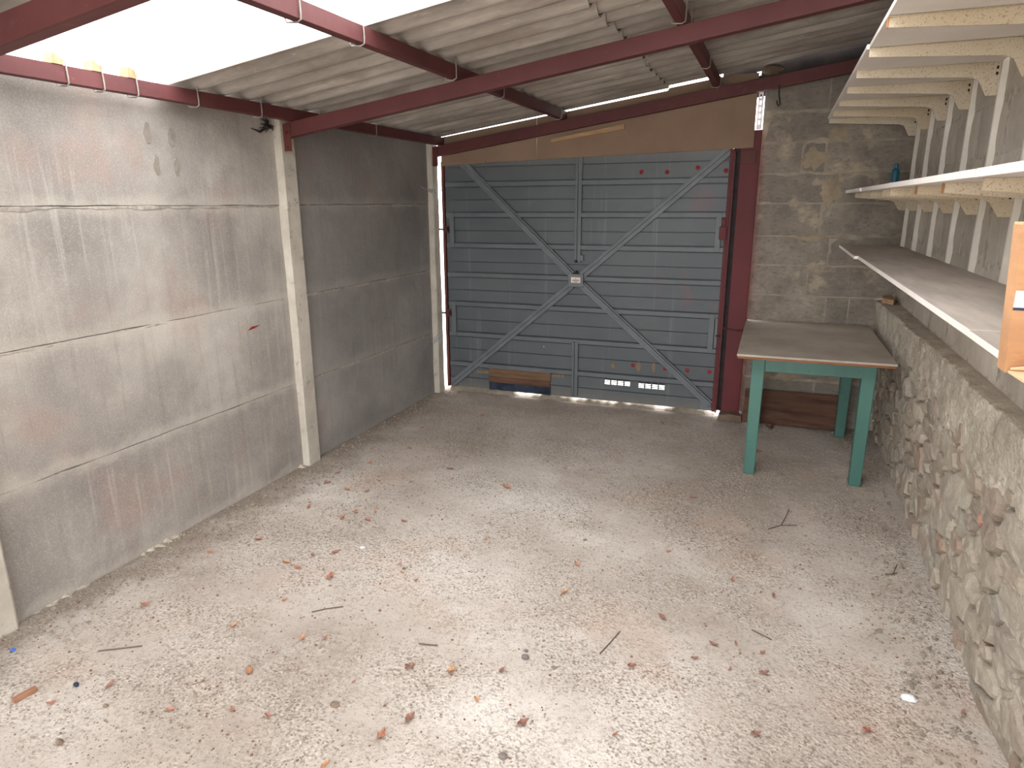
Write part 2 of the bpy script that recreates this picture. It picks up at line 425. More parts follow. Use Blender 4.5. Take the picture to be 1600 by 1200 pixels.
# ------------------------------------------------------------------ geometry helpers
class MB:
    def __init__(self):
        self.v, self.f = [], []
    def add(self, vs_, fs):
        o = len(self.v)
        self.v += [tuple(p) for p in vs_]
        self.f += [tuple(i + o for i in f) for f in fs]
        return self
    def box(self, x0, x1, y0, y1, z0, z1):
        return self.add([(x0, y0, z0), (x1, y0, z0), (x1, y1, z0), (x0, y1, z0), (x0, y0, z1), (x1, y0, z1), (x1, y1, z1), (x0, y1, z1)],
                        [(0, 3, 2, 1), (4, 5, 6, 7), (0, 1, 5, 4), (1, 2, 6, 5), (2, 3, 7, 6), (3, 0, 4, 7)])
    def prism(self, poly, axis, a, b):
        """extrude a 2-D polygon (the other two axes in order) from a to b along axis"""
        n = len(poly)
        def p3(u, v, w):
            return {0: (w, u, v), 1: (u, w, v), 2: (u, v, w)}[axis]
        vs_ = [p3(u, v, a) for u, v in poly] + [p3(u, v, b) for u, v in poly]
        fs = [tuple(range(n)), tuple(range(2 * n - 1, n - 1, -1))]
        fs += [(i, i + n, (i + 1) % n + n, (i + 1) % n) for i in range(n)]
        return self.add(vs_, fs)
    def tube(self, pts, r, seg=6):
        pts = [Vector(p) for p in pts]
        rings = []
        for i, p in enumerate(pts):
            d = (pts[min(i + 1, len(pts) - 1)] - pts[max(i - 1, 0)]).normalized()
            a = d.orthogonal().normalized() if i == 0 else (a - a.dot(d) * d).normalized()
            b = d.cross(a)
            rr = r[i] if isinstance(r, (list, tuple)) else r
            rings.append([p + rr * (math.cos(2 * math.pi * k / seg) * a + math.sin(2 * math.pi * k / seg) * b) for k in range(seg)])
        vs_ = [q for ring in rings for q in ring]
        fs = [tuple(range(seg - 1, -1, -1)), tuple((len(pts) - 1) * seg + k for k in range(seg))]
        for i in range(len(pts) - 1):
            for k in range(seg):
                k2 = (k + 1) % seg
                fs.append((i * seg + k, i * seg + k2, (i + 1) * seg + k2, (i + 1) * seg + k))
        return self.add(vs_, fs)
    def lathe(self, prof, c, seg=16, tilt=None):
        vs_, fs = [], []
        for r, z in prof:
            for k in range(seg):
                a = 2 * math.pi * k / seg
                p = Vector((r * math.cos(a), r * math.sin(a), z))
                if tilt:
                    p = tilt @ p
                vs_.append(p + Vector(c))
        for i in range(len(prof) - 1):
            for k in range(seg):
                k2 = (k + 1) % seg
                fs.append((i * seg + k, i * seg + k2, (i + 1) * seg + k2, (i + 1) * seg + k))
        fs.append(tuple(range(seg - 1, -1, -1)))
        fs.append(tuple((len(prof) - 1) * seg + k for k in range(seg)))
        return self.add(vs_, fs)
    def grid(self, fn, nu, nv):
        vs_ = [fn(i / nu, j / nv) for i in range(nu + 1) for j in range(nv + 1)]
        fs = [(i * (nv + 1) + j, (i + 1) * (nv + 1) + j, (i + 1) * (nv + 1) + j + 1, i * (nv + 1) + j + 1) for i in range(nu) for j in range(nv)]
        return self.add(vs_, fs)
    def map(self, fn):
        self.v = [tuple(fn(Vector(p))) for p in self.v]
        return self
    def mesh(self, name, off):
        me = bpy.data.meshes.new(name)
        me.from_pydata([(x - off[0], y - off[1], z - off[2]) for x, y, z in self.v], [], self.f)
        bm = bmesh.new()
        bm.from_mesh(me)
        bmesh.ops.recalc_face_normals(bm, faces=bm.faces)
        bm.to_mesh(me)
        bm.free()
        me.update()
        return me
    def build(self, name, mat, parent=None, smooth=False, bevel=0.0, origin=None, mats=None):
        if parent is not None:
            off = parent.matrix_world_loc
        elif origin is not None:
            off = Vector(origin)
        else:
            xs = [p[0] for p in self.v]; ys = [p[1] for p in self.v]; zs = [p[2] for p in self.v]
            off = Vector(((min(xs) + max(xs)) / 2, (min(ys) + max(ys)) / 2, min(zs)))
        me = self.mesh(name, off)
        me.materials.append(M[mat])
        if smooth:
            for p in me.polygons:
                p.use_smooth = True
            me.set_sharp_from_angle(angle=math.radians(42))
        o = bpy.data.objects.new(name, me)
        col.objects.link(o)
        if parent is not None:
            o.parent = parent.o
        else:
            o.location = off
        if bevel:
            md = o.modifiers.new('edge', 'BEVEL')
            md.width = bevel
            md.segments = 2
            md.limit_method = 'ANGLE'
        return Node(o, off)

class Node:
    """an object plus the world point its children are measured from"""
    def __init__(self, o, off):
        self.o = o
        self.matrix_world_loc = Vector(off)
    def tag(self, label=None, cat=None, group=None, kind=None):
        for k, v in (('label', label), ('category', cat), ('group', group), ('kind', kind)):
            if v:
                self.o[k] = v
        return self

def empty(name, loc):
    o = bpy.data.objects.new(name, None)
    o.empty_display_size = 0.1
    o.location = loc
    col.objects.link(o)
    return Node(o, loc)

def copy_part(src, parent, delta):
    c = src.copy()
    col.objects.link(c)
    c.parent = parent.o
    c.location = delta
    return c

def N(x, y, z=0.0):
    return noise.noise(Vector((x, y, z)))

SLOPE = 0.143
def roof_z(x):            # level of the purlin tops / sheet troughs
    return 2.212 + SLOPE * x
def rafter_z(x):          # underside of the rafters
    return 2.055 + SLOPE * x
DY = 5.55                 # door plane

def floor_h(x, y):
    h = 0.5 * N(x * 1.6, y * 1.6, 3) + 0.35 * N(x * 6, y * 6, 5) + 0.3 * N(x * 19, y * 19, 8)
    return -0.008 + 0.006 * max(-1.2, min(1.2, h))

# pixel of the 1600x1200 photograph -> point on the floor (only to read positions off the photograph)
def at_floor(u, v, z=0.0):
    d = fwd + r2 * ((u - 800) / F_PX) - u2 * ((v - 600) / F_PX)
    t = (z - CAM.z) / d.z
    return CAM + d * t

# ------------------------------------------------------------------ floor and ground outside
mb = MB()
FX0, FX1, FY0, FY1 = -0.12, 3.75, -1.9, 5.66
mb.grid(lambda s, t: (FX0 + (FX1 - FX0) * s, FY0 + (FY1 - FY0) * t, floor_h(FX0 + (FX1 - FX0) * s, FY0 + (FY1 - FY0) * t)), 190, 360)
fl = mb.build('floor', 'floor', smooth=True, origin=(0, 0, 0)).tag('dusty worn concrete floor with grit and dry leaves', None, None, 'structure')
mb = MB().box(-14, 18, FY1 - 0.02, 24, -0.10, -0.035)
mb.build('driveway_ground', 'outside', origin=(0, 6, -0.1)).tag('pale ground outside the metal door', None, None, 'structure')
mb = MB().box(-14, 18, -22, FY0 + 0.01, -0.10, -0.035)
mb.build('yard_ground', 'outside', origin=(0, -6, -0.1)).tag('pale ground outside the open end', None, None, 'structure')

# ------------------------------------------------------------------ left wall: concrete panels between posts
wl = empty('wall_left', (0, 0, 0)).tag('panelled cast concrete wall under the rooflight', None, None, 'structure')
JZ = [-0.02, 0.555, 1.115, 1.68, 2.20]
POSTS = [(1.43, 1.56), (3.465, 3.60), (5.385, 5.50)]
bays = [(-1.9, -0.55), (-0.42, 1.44), (1.55, 3.475), (3.59, 5.40)]
for bi, (y0, y1) in enumerate(bays):
    for k in range(4):
        z0, z1 = JZ[k] + 0.0015, JZ[k + 1] - 0.0025
        off = random.uniform(-0.004, 0.004)
        sag = random.uniform(-0.004, 0.004)
        def face(s, t, y0=y0, y1=y1, z0=z0, z1=z1, off=off, sag=sag, bi=bi, k=k):
            y = y0 + (y1 - y0) * s
            z = z0 + (z1 - z0) * t
            x = off + 0.004 * N(y * 1.5, z * 2, bi * 7 + k) + 0.0018 * N(y * 9, z * 9, k)
            e = min(z - z0, z1 - z)
            if e < 0.02:
                x -= (0.02 - e) * 0.05 * (0.7 + 0.9 * N(y * 14, z * 3, k + 20))
            z += 0.006 * N(y * 5, k * 3 + round(t), bi) * (1 if t in (0, 1) else 0)
            return (x, y, z + sag * (s - 0.5))
        nu, nv = 60, 18
        mb = MB().grid(face, nu, nv)
        b0 = len(mb.v)
        # back of the slab
        ring = [i * (nv + 1) for i in range(nu + 1)] + [nu * (nv + 1) + j for j in range(1, nv + 1)] + \
               [i * (nv + 1) + nv for i in range(nu - 1, -1, -1)] + [j for j in range(nv - 1, 0, -1)]
        mb.v += [(-0.05, mb.v[i][1], mb.v[i][2]) for i in ring]
        L = len(ring)
        mb.f += [(ring[i], b0 + i, b0 + (i + 1) % L, ring[(i + 1) % L]) for i in range(L)]
        mb.f.append(tuple(b0 + i for i in range(L)))
        mb.build('panel', 'panel_far_shade' if bi == 3 else 'panel', wl, smooth=True)
    for k in (1, 2, 3):                       # ragged mortar squeezed out of each bed joint
        n = 90
        rows = []
        for i in range(n + 1):
            y = y0 + (y1 - y0) * i / n
            w = 0.005 + 0.012 * max(-0.35, N(y * 5, k, bi) + 0.5 * N(y * 21, k, bi + 5))
            cz = JZ[k] - 0.006 - w * 0.5 + 0.004 * N(y * 9, k + 3, bi)
            d = 0.0005 + 0.004 * max(-1.2, N(y * 8, k + 9, bi) + 0.5 * N(y * 37, k, bi))
            rows.append([(-0.03, y, cz - 0.012 - w), (-0.001 + d * 0.4, y, cz - w), (d, y, cz), (-0.001 + d * 0.4, y, cz + w), (-0.03, y, cz + 0.012 + w)])
        mb = MB()
        mb.v = [p for r in rows for p in r]
        mb.f = [(i * 5 + j, i * 5 + j + 1, (i + 1) * 5 + j + 1, (i + 1) * 5 + j) for i in range(n) for j in range(4)]
        mb.build('mortar_joint', 'joint', wl, smooth=True)
for i, (y0, y1) in enumerate(POSTS + [(-0.56, -0.41)]):
    mb = MB()
    def pf(p):
        return Vector((p.x + 0.003 * N(p.y * 9, p.z * 4, i), p.y + 0.004 * N(p.x * 9, p.z * 3, i + 4), p.z))
    prof = [(-0.10, y0), (0.040, y0), (0.048, y0 + 0.010), (0.048, y1 - 0.010), (0.040, y1), (-0.10, y1)]
    nz = 40
    vs_ = []
    for j in range(nz + 1):
        z = -0.03 + 2.20 * j / nz
        vs_ += [pf(Vector((a, b, z))) for a, b in prof]
    fs = [(j * 6 + k, j * 6 + (k + 1) % 6, (j + 1) * 6 + (k + 1) % 6, (j + 1) * 6 + k) for j in range(nz) for k in range(6)]
    fs += [tuple(range(6)), tuple(nz * 6 + k for k in range(6))]
    mb.add(vs_, fs)
    mb.build('post', 'post', wl)
# mortar heaped at the foot of the middle post and crumbling along the panel foot
for (y0, y1, a) in ((3.40, 3.64, 0.10), (2.18, 2.42, 0.08), (1.62, 1.95, 0.06), (3.7, 5.3, 0.03)):
    mb = MB().grid(lambda s, t: (-0.01 + a * t * (0.55 + 0.45 * N(y0 + s * 9, 1, 2)), y0 + (y1 - y0) * s,
                                 -0.012 + (1 - t) ** 1.5 * a * 0.38 * (0.8 + 0.8 * N((y0 + (y1 - y0) * s) * 16, t * 3, 4)) * min(1, 6 * min(s, 1 - s) + 0.1)), 40, 6)
    mb.build('footing_mortar', 'mortar', wl)

# ------------------------------------------------------------------ block courses
def rough_block(y_or_x, seed, a0, a1, z0, z1, face, depth, axis, mat, parent):
    """one block: axis 1 = face looks towards -y (far wall), axis 0 = face looks towards -x (side wall)"""
    nu, nv = 8, 4
    def pt(s, t):
        a = a0 + (a1 - a0) * s
        z = z0 + (z1 - z0) * t
        e = min(s * (a1 - a0), (1 - s) * (a1 - a0), t * (z1 - z0), (1 - t) * (z1 - z0))
        d = 0.0035 * N(a * 13, z * 13, seed) + (0.004 if e < 0.001 else 0)
        a += (0.004 * N(z * 20, seed, 1)) * (1 if s in (0, 1) else 0)
        z += (0.004 * N(a * 16, seed, 2)) * (1 if t in (0, 1) else 0)
        return (a, face + d, z) if axis == 1 else (face + d, a, z)
    mb = MB().grid(pt, nu, nv)
    ring = [i * (nv + 1) for i in range(nu + 1)] + [nu * (nv + 1) + j for j in range(1, nv + 1)] + \
           [i * (nv + 1) + nv for i in range(nu - 1, -1, -1)] + [j for j in range(nv - 1, 0, -1)]
    b0 = len(mb.v)
    for i in ring:
        x, y, z = mb.v[i]
        mb.v.append((x, face + depth, z) if axis == 1 else (face + depth, y, z))
    L = len(ring)
    mb.f += [(ring[i], b0 + i, b0 + (i + 1) % L, ring[(i + 1) % L]) for i in range(L)]
    return mb.build('block', mat, parent, smooth=False)

WX = 3.66
wf = empty('wall_far', (2.66, 5.56, 0)).tag('grey block wall beside the metal door', None, None, 'structure')
zj = [-0.10, 0.116, 0.335, 0.554, 0.773, 0.993, 1.218, 1.433, 1.668, 1.880, 2.092, 2.309, 2.55]
vj = [[3.02], [3.20], [2.98], [3.18], [3.216, 3.372], [3.072], [3.196], [3.115], [3.214], [2.953, 3.109], [3.20], [3.094]]
for k in range(12):
    xs = [2.668] + vj[k] + [3.70]
    for a, b in zip(xs[:-1], xs[1:]):
        rough_block(0, k * 5 + int(a * 10), a + 0.005, b - 0.005, zj[k] + 0.005, zj[k + 1] - 0.005, 5.556 + random.uniform(0, 0.004), 0.10, 1, 'block', wf)
MB().grid(lambda s, t: (2.664 + 1.05 * s, 5.563 + 0.002 * N(s * 40, t * 80, 1), -0.1 + 2.64 * t), 40, 80).build('mortar_bed', 'bed', wf)
MB().box(2.664, 3.714, 5.60, 5.66, -0.1, 2.54).build('wall_core', 'mortar_dark', wf)
# smears of mortar on the block faces
for (px, pz, w, h) in ((3.03, 1.97, 0.09, 0.10), (3.18, 2.15, 0.09, 0.07), (3.17, 1.76, 0.10, 0.12), (2.82, 0.36, 0.10, 0.05), (3.00, 0.36, 0.09, 0.05), (3.06, 1.42, 0.14, 0.03)):
    mb = MB()
    n = 22
    ring = [(px + w * (0.8 + 0.6 * N(math.cos(a) * 2.6, math.sin(a) * 2.6, px * 9)) * math.cos(a), pz + h * (0.8 + 0.6 * N(math.cos(a) * 2.6, math.sin(a) * 2.6, pz * 9)) * math.sin(a))
            for a in [2 * math.pi * i / n for i in range(n)]]
    mb.v = [(px, 5.5525, pz)] + [(px + (a - px) * 0.6, 5.553, pz + (b - pz) * 0.6) for a, b in ring] + [(a, 5.561, b) for a, b in ring]
    mb.f = [(0, 1 + i, 1 + (i + 1) % n) for i in range(n)] + [(1 + i, 1 + n + i, 1 + n + (i + 1) % n, 1 + (i + 1) % n) for i in range(n)]
    mb.build('mortar_smear', 'smear', wf, smooth=True)
# sooty filler between the top course and the roof, pierced by a hole
fb = []
hx0, hx1, hz0, hz1 = 2.595, 2.625, 0.145, 0.175
mb = MB()
for (a, b, c, d) in ((2.36, hx0, 0, 0.30), (hx1, 3.72, 0, 0.30), (hx0, hx1, 0, hz0), (hx0, hx1, hz1, 0.30)):
    mb.box(a, b, 5.60, 5.63, c, d)
mb.map(lambda p: Vector((p.x, p.y, p.z + 2.045 + SLOPE * p.x)))
mb.build('filler_board', 'filler', wf)
mb = MB()
mb.grid(lambda s, t: (2.70 + 0.075 * math.cos(2 * math.pi * s) * math.sin(math.pi * t) * (1 + 0.3 * N(s * 5, t * 5)),
                      5.53 + 0.035 * math.sin(2 * math.pi * s) * math.sin(math.pi * t), 2.585 + 0.035 * math.cos(math.pi * t) * (1 + 0.3 * N(s * 4, t * 4, 3))), 14, 8)
mb.build('mortar_lump', 'grey_wood', wf)
mb = MB().tube([(2.32, 5.53, 2.50), (2.36, 5.53, 2.485), (2.42, 5.53, 2.505), (2.50, 5.53, 2.535), (2.57, 5.53, 2.545)], [0.012, 0.014, 0.010, 0.008, 0.006], 6)
mb.build('bent_strip', 'grey_wood', wf)

wr = empty('wall_right', (WX, 0, 1.0)).tag('pale block wall behind the shelves', None, None, 'structure')
for k in range(9):
    z0 = 0.993 + 0.2185 * (k - 0)
    if z0 > 2.72:
        break
    y = -1.9 - (0.22 if k % 2 else 0)
    while y < 5.55:
        y2 = min(y + 0.445, 5.56)
        if y2 > -1.9 and y2 - y > 0.05:
            rough_block(0, 300 + k * 20 + int(y * 3), max(y, -1.9) + 0.004, y2 - 0.004, z0 + 0.004, z0 + 0.2145, WX + random.uniform(0, 0.003), 0.10, 0, 'block_pale', wr)
        y = y2
MB().grid(lambda s, t: (WX + 0.005 + 0.002 * N(s * 90, t * 80, 1), -1.9 + 7.46 * s, 0.95 + 1.79 * t), 60, 20).build('mortar_bed', 'mortar', wr)
MB().box(WX + 0.06, WX + 0.14, -1.9, 5.66, 0.9, 2.72).build('wall_core', 'mortar_dark', wr)

# ------------------------------------------------------------------ low rubble wall with a rendered ledge
ws = empty('wall_right_lower', (3.6, 0, 0)).tag('low rubble stone wall with rough rendered ledge', None, None, 'structure')
def front_x(y, z):
    """nominal face of the rubble wall"""
    t = max(0.0, min(1.0, z / 0.97))
    lean = 0.035 * t + (0.045 * max(0.0, (y - 3.6) / 1.9) * t)
    return 3.635 - lean + 0.012 * N(y * 2.2, z * 3.0, 4)
# mortar body behind and between the stones
Y0, Y1 = -1.9, 5.555
mb = MB().grid(lambda s, t: (front_x(Y0 + (Y1 - Y0) * s, 0.99 * t - 0.03) + 0.012 + 0.014 * N((Y0 + (Y1 - Y0) * s) * 14, t * 16, 6) + 0.006 * N((Y0 + (Y1 - Y0) * s) * 45, t * 50, 6),
                             Y0 + (Y1 - Y0) * s, 0.99 * t - 0.03), 420, 54)
mb.build('mortar_core', 'render_coat', ws, smooth=False)

def clip(poly, nx, ny, d):
    out = []
    for i in range(len(poly)):
        a, b = poly[i], poly[(i + 1) % len(poly)]
        da, db = nx * a[0] + ny * a[1] - d, nx * b[0] + ny * b[1] - d
        if da <= 0:
            out.append(a)
        if (da < 0 < db) or (db < 0 < da):
            t = da / (da - db)
            out.append((a[0] + (b[0] - a[0]) * t, a[1] + (b[1] - a[1]) * t))
    return out
rs = random.Random(5)
seeds = []
AN = 1.75                                   # stones are longer than they are high
SY0, SY1, SZ1 = 0.9, 5.55, 0.80
tries = 0
while len(seeds) < 268 and tries < 60000:
    tries += 1
    y, z = rs.uniform(SY0, SY1), rs.uniform(0, SZ1)
    rad = rs.choice((0.062, 0.078, 0.092, 0.108)) * (1.0 if len(seeds) < 190 else 0.75)
    if all(((y - a) / AN) ** 2 + (z - b) ** 2 > ((rad + c) * 0.5) ** 2 * 1.55 for a, b, c in seeds):
        seeds.append((y, z, rad))
def stone_mesh(y, z, rad, idx):
    R = 0.26
    poly = [(y - R * AN, max(-0.02, z - R)), (y + R * AN, max(-0.02, z - R)), (y + R * AN, z + R), (y - R * AN, z + R)]
    lim = SZ1 + 0.05 * N(y * 4, 1, 2)
    for (a, b, c) in seeds:
        if (a, b) == (y, z) or abs(a - y) > 0.9 or abs(b - z) > 0.55:
            continue
        ux, uy = (a - y) / AN ** 2, (b - z)
        L = math.hypot(ux, uy)
        wgt = rad / (rad + c)
        mx, my = y + (a - y) * wgt, z + (b - z) * wgt
        poly = clip(poly, ux / L, uy / L, (mx * ux + my * uy) / L)
        if len(poly) < 3:
            return None
    poly = clip(poly, 0, 1, lim)
    poly = clip(poly, 1, 0, SY1)
    if len(poly) < 3:
        return None
    cy_ = sum(p[0] for p in poly) / len(poly)
    cz_ = sum(p[1] for p in poly) / len(poly)
    # resample the outline to 13 points
    per = []
    for i in range(len(poly)):
        a, b = poly[i], poly[(i + 1) % len(poly)]
        per.append(math.hypot(b[0] - a[0], b[1] - a[1]))
    T = sum(per)
    if T < 0.14:
        return None
    n = 13
    pts = []
    for k in range(n):
        s = T * k / n
        i = 0
        while s > per[i] and i < len(per) - 1:
            s -= per[i]
            i += 1
        a, b = poly[i], poly[(i + 1) % len(poly)]
        t = min(1, s / max(per[i], 1e-6))
        pts.append((a[0] + (b[0] - a[0]) * t, a[1] + (b[1] - a[1]) * t))
    gap = 0.005
    proud = rs.uniform(0.003, 0.024)
    tl, tr_ = rs.uniform(-0.10, 0.10), rs.uniform(-0.16, 0.10)
    rings = []
    for f, dep in ((0.0, -0.030), (0.0, -0.002), (0.16, 1.0), (0.52, 1.1)):
        ring = []
        for (a, b) in pts:
            dy, dz = a - cy_, b - cz_
            L = math.hypot(dy, dz)
            k = max(0.1, (L - gap) / L) * (1 - f) * (1 + 0.16 * N(a * 20, b * 20, idx * 0.7) * (1 if f < 0.3 else 1.8))
            py, pz = cy_ + dy * k, cz_ + dz * k
            base = front_x(py, pz) + 0.012
            if dep > 0:
                d = proud * dep + tl * (py - cy_) + tr_ * (pz - cz_) + 0.010 * N(py * 26, pz * 26, idx)
                d = max(0.001, d)
            else:
                d = dep
            ring.append((base - d, py, pz))
        rings.append(ring)
    mb = MB()
    mb.v = [p for r in rings for p in r] + [(front_x(cy_, cz_) + 0.012 - proud * 1.15 - 0.008 * rs.random(), cy_, cz_)]
    for r in range(3):
        for k in range(n):
            k2 = (k + 1) % n
            mb.f.append((r * n + k, r * n + k2, (r + 1) * n + k2, (r + 1) * n + k))
    mb.f += [(3 * n + k, 3 * n + (k + 1) % n, 4 * n) for k in range(n)]
    return mb
for i, (y, z, rad) in enumerate(seeds):
    s = stone_mesh(y, z, rad, i)
    if s:
        s.build('stone', 'stone', ws)
# rough render over the top courses, and the ledge above it
def coat(s, t):
    y = Y0 + (Y1 - Y0) * s
    low = 0.72 + 0.08 * N(y * 3.1, 2, 9) + 0.03 * N(y * 12, 5, 9)
    z = low + (0.982 - low) * t
    x = front_x(y, z) - 0.006 + 0.010 * N(y * 17, z * 17, 3) + 0.007 * N(y * 48, z * 48, 3)
    if t == 0:
        x += 0.03
    if t == 1:
        z += 0.004 * N(y * 30, 3, 3)
        x += 0.004
    return (x, y, z)
MB().grid(coat, 560, 24).build('render_coat', 'render_coat', ws, smooth=False)
def ledge(s, t):
    y = Y0 + (Y1 - Y0) * s
    x0 = coat(s, 1)[0]
    if t == 0:
        return coat(s, 1)
    return (x0 + (WX + 0.02 - x0) * t, y, 0.984 + 0.014 * t + 0.003 * N(y * 11, t * 3, 3) + 0.002 * N(y * 40, t * 9, 3))
MB().grid(ledge, 560, 12).build('ledge_top', 'ledge', ws, smooth=False)
# ------------------------------------------------------------------ roof: sheets
rf = empty('ceiling', (0, 0, 2.2)).tag('corrugated cement sheet roof sloping up to the shelves', None, None, 'structure')
PITCH_C, AMP = 0.177, 0.025
def sheet(x0, x1, y0, y1, lift, mat, name, parent, tilt=0.0, seed=0):
    n = max(6, int((y1 - y0) / PITCH_C * 10))
    nx = 12
    th = 0.007
    mb = MB()
    for lay in (0, 1):
        for i in range(nx + 1):
            x = x0 + (x1 - x0) * i / nx
            for j in range(n + 1):
                y = y0 + (y1 - y0) * j / n
                z = roof_z(x) + AMP + AMP * math.sin(2 * math.pi * (y - 0.02) / PITCH_C) + lift + tilt * (x - x0) + lay * th
                jag = 0.012 * N(y * 9, seed, 3) if i in (0, nx) else 0
                mb.v.append((x + jag, y, z))
    A = (nx + 1) * (n + 1)
    for lay in (0, 1):
        for i in range(nx):
            for j in range(n):
                a = lay * A + i * (n + 1) + j
                mb.f.append((a, a + n + 1, a + n + 2, a + 1))
    for j in range(n):
        for i in (0, nx):
            a = i * (n + 1) + j
            mb.f.append((a, a + 1, a + 1 + A, a + A))
    for i in range(nx):
        for j in (0, n):
            a = i * (n + 1) + j
            mb.f.append((a, a + n + 1, a + n + 1 + A, a + A))
    return mb.build(name, mat, parent, smooth=True)
rows_y = [(-1.95, -0.95), (-1.0, -0.02), (-0.07, 0.80), (0.74, 1.82), (2.655, 3.60), (3.53, 4.58), (4.51, 5.57)]
for i, (a, b) in enumerate(rows_y):
    lift = 0.008 * (i % 2)
    sheet(-0.16, 1.99 + random.uniform(-0.01, 0.01), a, b, lift, 'roof', 'roof_sheet', rf, seed=i)
    clear = i == 3                        # a second clear sheet, out of view, added to light the shelf side
    sheet(1.86, 3.95, a + 0.02, b, lift + 0.018, 'clear' if clear else 'roof', 'clear_roof_sheet' if clear else 'roof_sheet', rf, seed=i + 20)
sheet(-0.16, 1.99, 1.77, 2.70, 0.010, 'clear', 'clear_roof_sheet', rf, seed=40)
sheet(1.86, 3.95, 1.77, 2.70, 0.028, 'clear', 'clear_roof_sheet', rf, seed=41)

# ------------------------------------------------------------------ steel: rafters and purlins
def rafter(y0, x0, x1, label):
    n = empty('steel_rafter', (0.05, y0, 2.05)).tag(label, 'beam', 'red steel rafters')
    H, B, T = 0.082, 0.058, 0.006
    def chan(a, b, c, d):
        mb = MB().box(x0, x1, y0 + a, y0 + b, c, d)
        return mb.map(lambda p: Vector((p.x, p.y, p.z + rafter_z(p.x))))
    chan(0, T, 0, H).build('web', 'oxide', n, bevel=0.002)
    chan(T, B, 0, T).build('flange', 'oxide', n, bevel=0.002)
    chan(T, B, H - T, H).build('flange', 'oxide', n, bevel=0.002)
    chan(-0.004, 0, 0.0, 0.013).build('lip', 'oxide', n)
    # drop plate bolted to the post
    mb = MB().box(x0 - 0.004, x0 + 0.045, y0 - 0.008, y0 + 0.0, rafter_z(x0) - 0.075, rafter_z(x0) + 0.080)
    p = mb.build('drop_plate', 'oxide_rust', n, bevel=0.002)
    for z in (-0.055, 0.03):
        MB().tube([(x0 + 0.02, y0 - 0.016, rafter_z(x0) + z), (x0 + 0.02, y0, rafter_z(x0) + z)], 0.008, 6).build('bolt', 'oxide_rust', p)
    return n
rafter(1.52, 0.055, 3.66, 'nearest dark red steel rafter, crossing the top left corner below the rooflight')
rafter(3.50, 0.055, 3.66, 'dark red steel rafter crossing from the concrete post to the top shelf')
rafter(5.40, 0.055, 3.66, 'dark red steel rafter over the tan board above the metal door')

def hook(x, y, zt, zb, face, parent):
    """hook bolt: hangs from the sheet, down the purlin's inner face and under it"""
    pts = [(x + face, y, zt), (x + face, y + 0.004, zb + 0.02), (x + face - 0.002, y + 0.005, zb - 0.002), (x + face - 0.018, y + 0.004, zb - 0.010), (x - 0.055, y, zb - 0.007), (x - 0.062, y - 0.001, zb + 0.012)]
    return MB().tube(pts, 0.0032, 6).build('hook_bolt', 'wire', parent)

def purlin(x, y0, y1, label, hooks, blocks=()):
    n = empty('steel_purlin', (x, y0, roof_z(x) - 0.085)).tag(label, 'beam', 'red steel purlins')
    zt = roof_z(x - 0.05)
    zb = rafter_z(x) + 0.084
    w = 0.046
    mb = MB()
    t = 0.005
    mb.box(x - t, x, y0, y1, zb, zt)
    mb.build('web', 'oxide', n, bevel=0.002)
    MB().box(x - w, x - t, y0, y1, zb, zb + t).build('flange', 'oxide', n, bevel=0.0015)
    MB().box(x - w, x - t, y0, y1, zt - t, zt).build('flange', 'oxide', n, bevel=0.0015)
    for y in hooks:
        hook(x, y, zt + 0.05, zb, 0.005, n)
    for y in blocks:
        b = MB()
        b.prism([(y - 0.026, zt), (y + 0.022, zt), (y + 0.026, zt + 0.036), (y - 0.022, zt + 0.042)], 0, x - 0.045, x + 0.004)
        b.build('filler_block', 'batten', n)
    return n
purlin(0.125, -1.8, 5.48, 'red steel purlin along the top of the concrete wall', (2.104, 2.265, 2.432, 2.779, 3.228, 3.75, 4.4, 5.47), (2.077, 2.25, 2.42))
purlin(1.205, -1.8, 5.48, 'red steel purlin crossing the rooflight over the middle of the floor', (2.188, 2.59, 3.45, 4.122, 5.31))
purlin(2.36, -1.8, 5.48, 'red steel purlin close to the top shelf, near the bright pinhole', (3.45, 3.64, 4.607, 5.36))

# ------------------------------------------------------------------ metal garage door
def plate(mb, x0, x1, z0, z1, y0, y1, holes):
    xs = sorted({x0, x1, *[h[0] for h in holes], *[h[1] for h in holes]})
    zs = sorted({z0, z1, *[h[2] for h in holes], *[h[3] for h in holes]})
    for a, b in zip(xs[:-1], xs[1:]):
        run = None
        for c, d in zip(zs[:-1], zs[1:]):
            mx, mz = (a + b) / 2, (c + d) / 2
            if not any(h[0] < mx < h[1] and h[2] < mz < h[3] for h in holes):
                mb.box(a, b, y0, y1, c, d)
dr = empty('door_1', (1.27, DY, 0.02)).tag('blue grey sheet metal garage door with crossed braces', None, None, 'structure')
SE = [0.026, 0.125, 0.251, 0.395, 0.53, 0.668, 0.808, 0.937, 1.069, 1.187, 1.325, 1.457, 1.586, 1.716, 1.84, 1.985, 2.09]
DX0, DX1 = 0.075, 2.475
vents = []
for vx0, vx1, vz0 in ((1.55, 1.78, 0.172), (1.842, 2.07, 0.166)):
    cw = (vx1 - vx0) / 4
    for i in range(4):
        for j in range(5):
            vents.append((vx0 + cw * i + 0.006, vx0 + cw * (i + 1) - 0.006, vz0 + j * 0.0145 + 0.002, vz0 + j * 0.0145 + 0.0105))
pins = [(1.507, 1.513, 1.85, 1.872), (1.855, 1.862, 1.600, 1.607), (1.028, 1.034, 0.788, 0.794), (1.335, 1.342, 0.54, 0.547), (1.0, 1.004, 0.46, 0.464)]
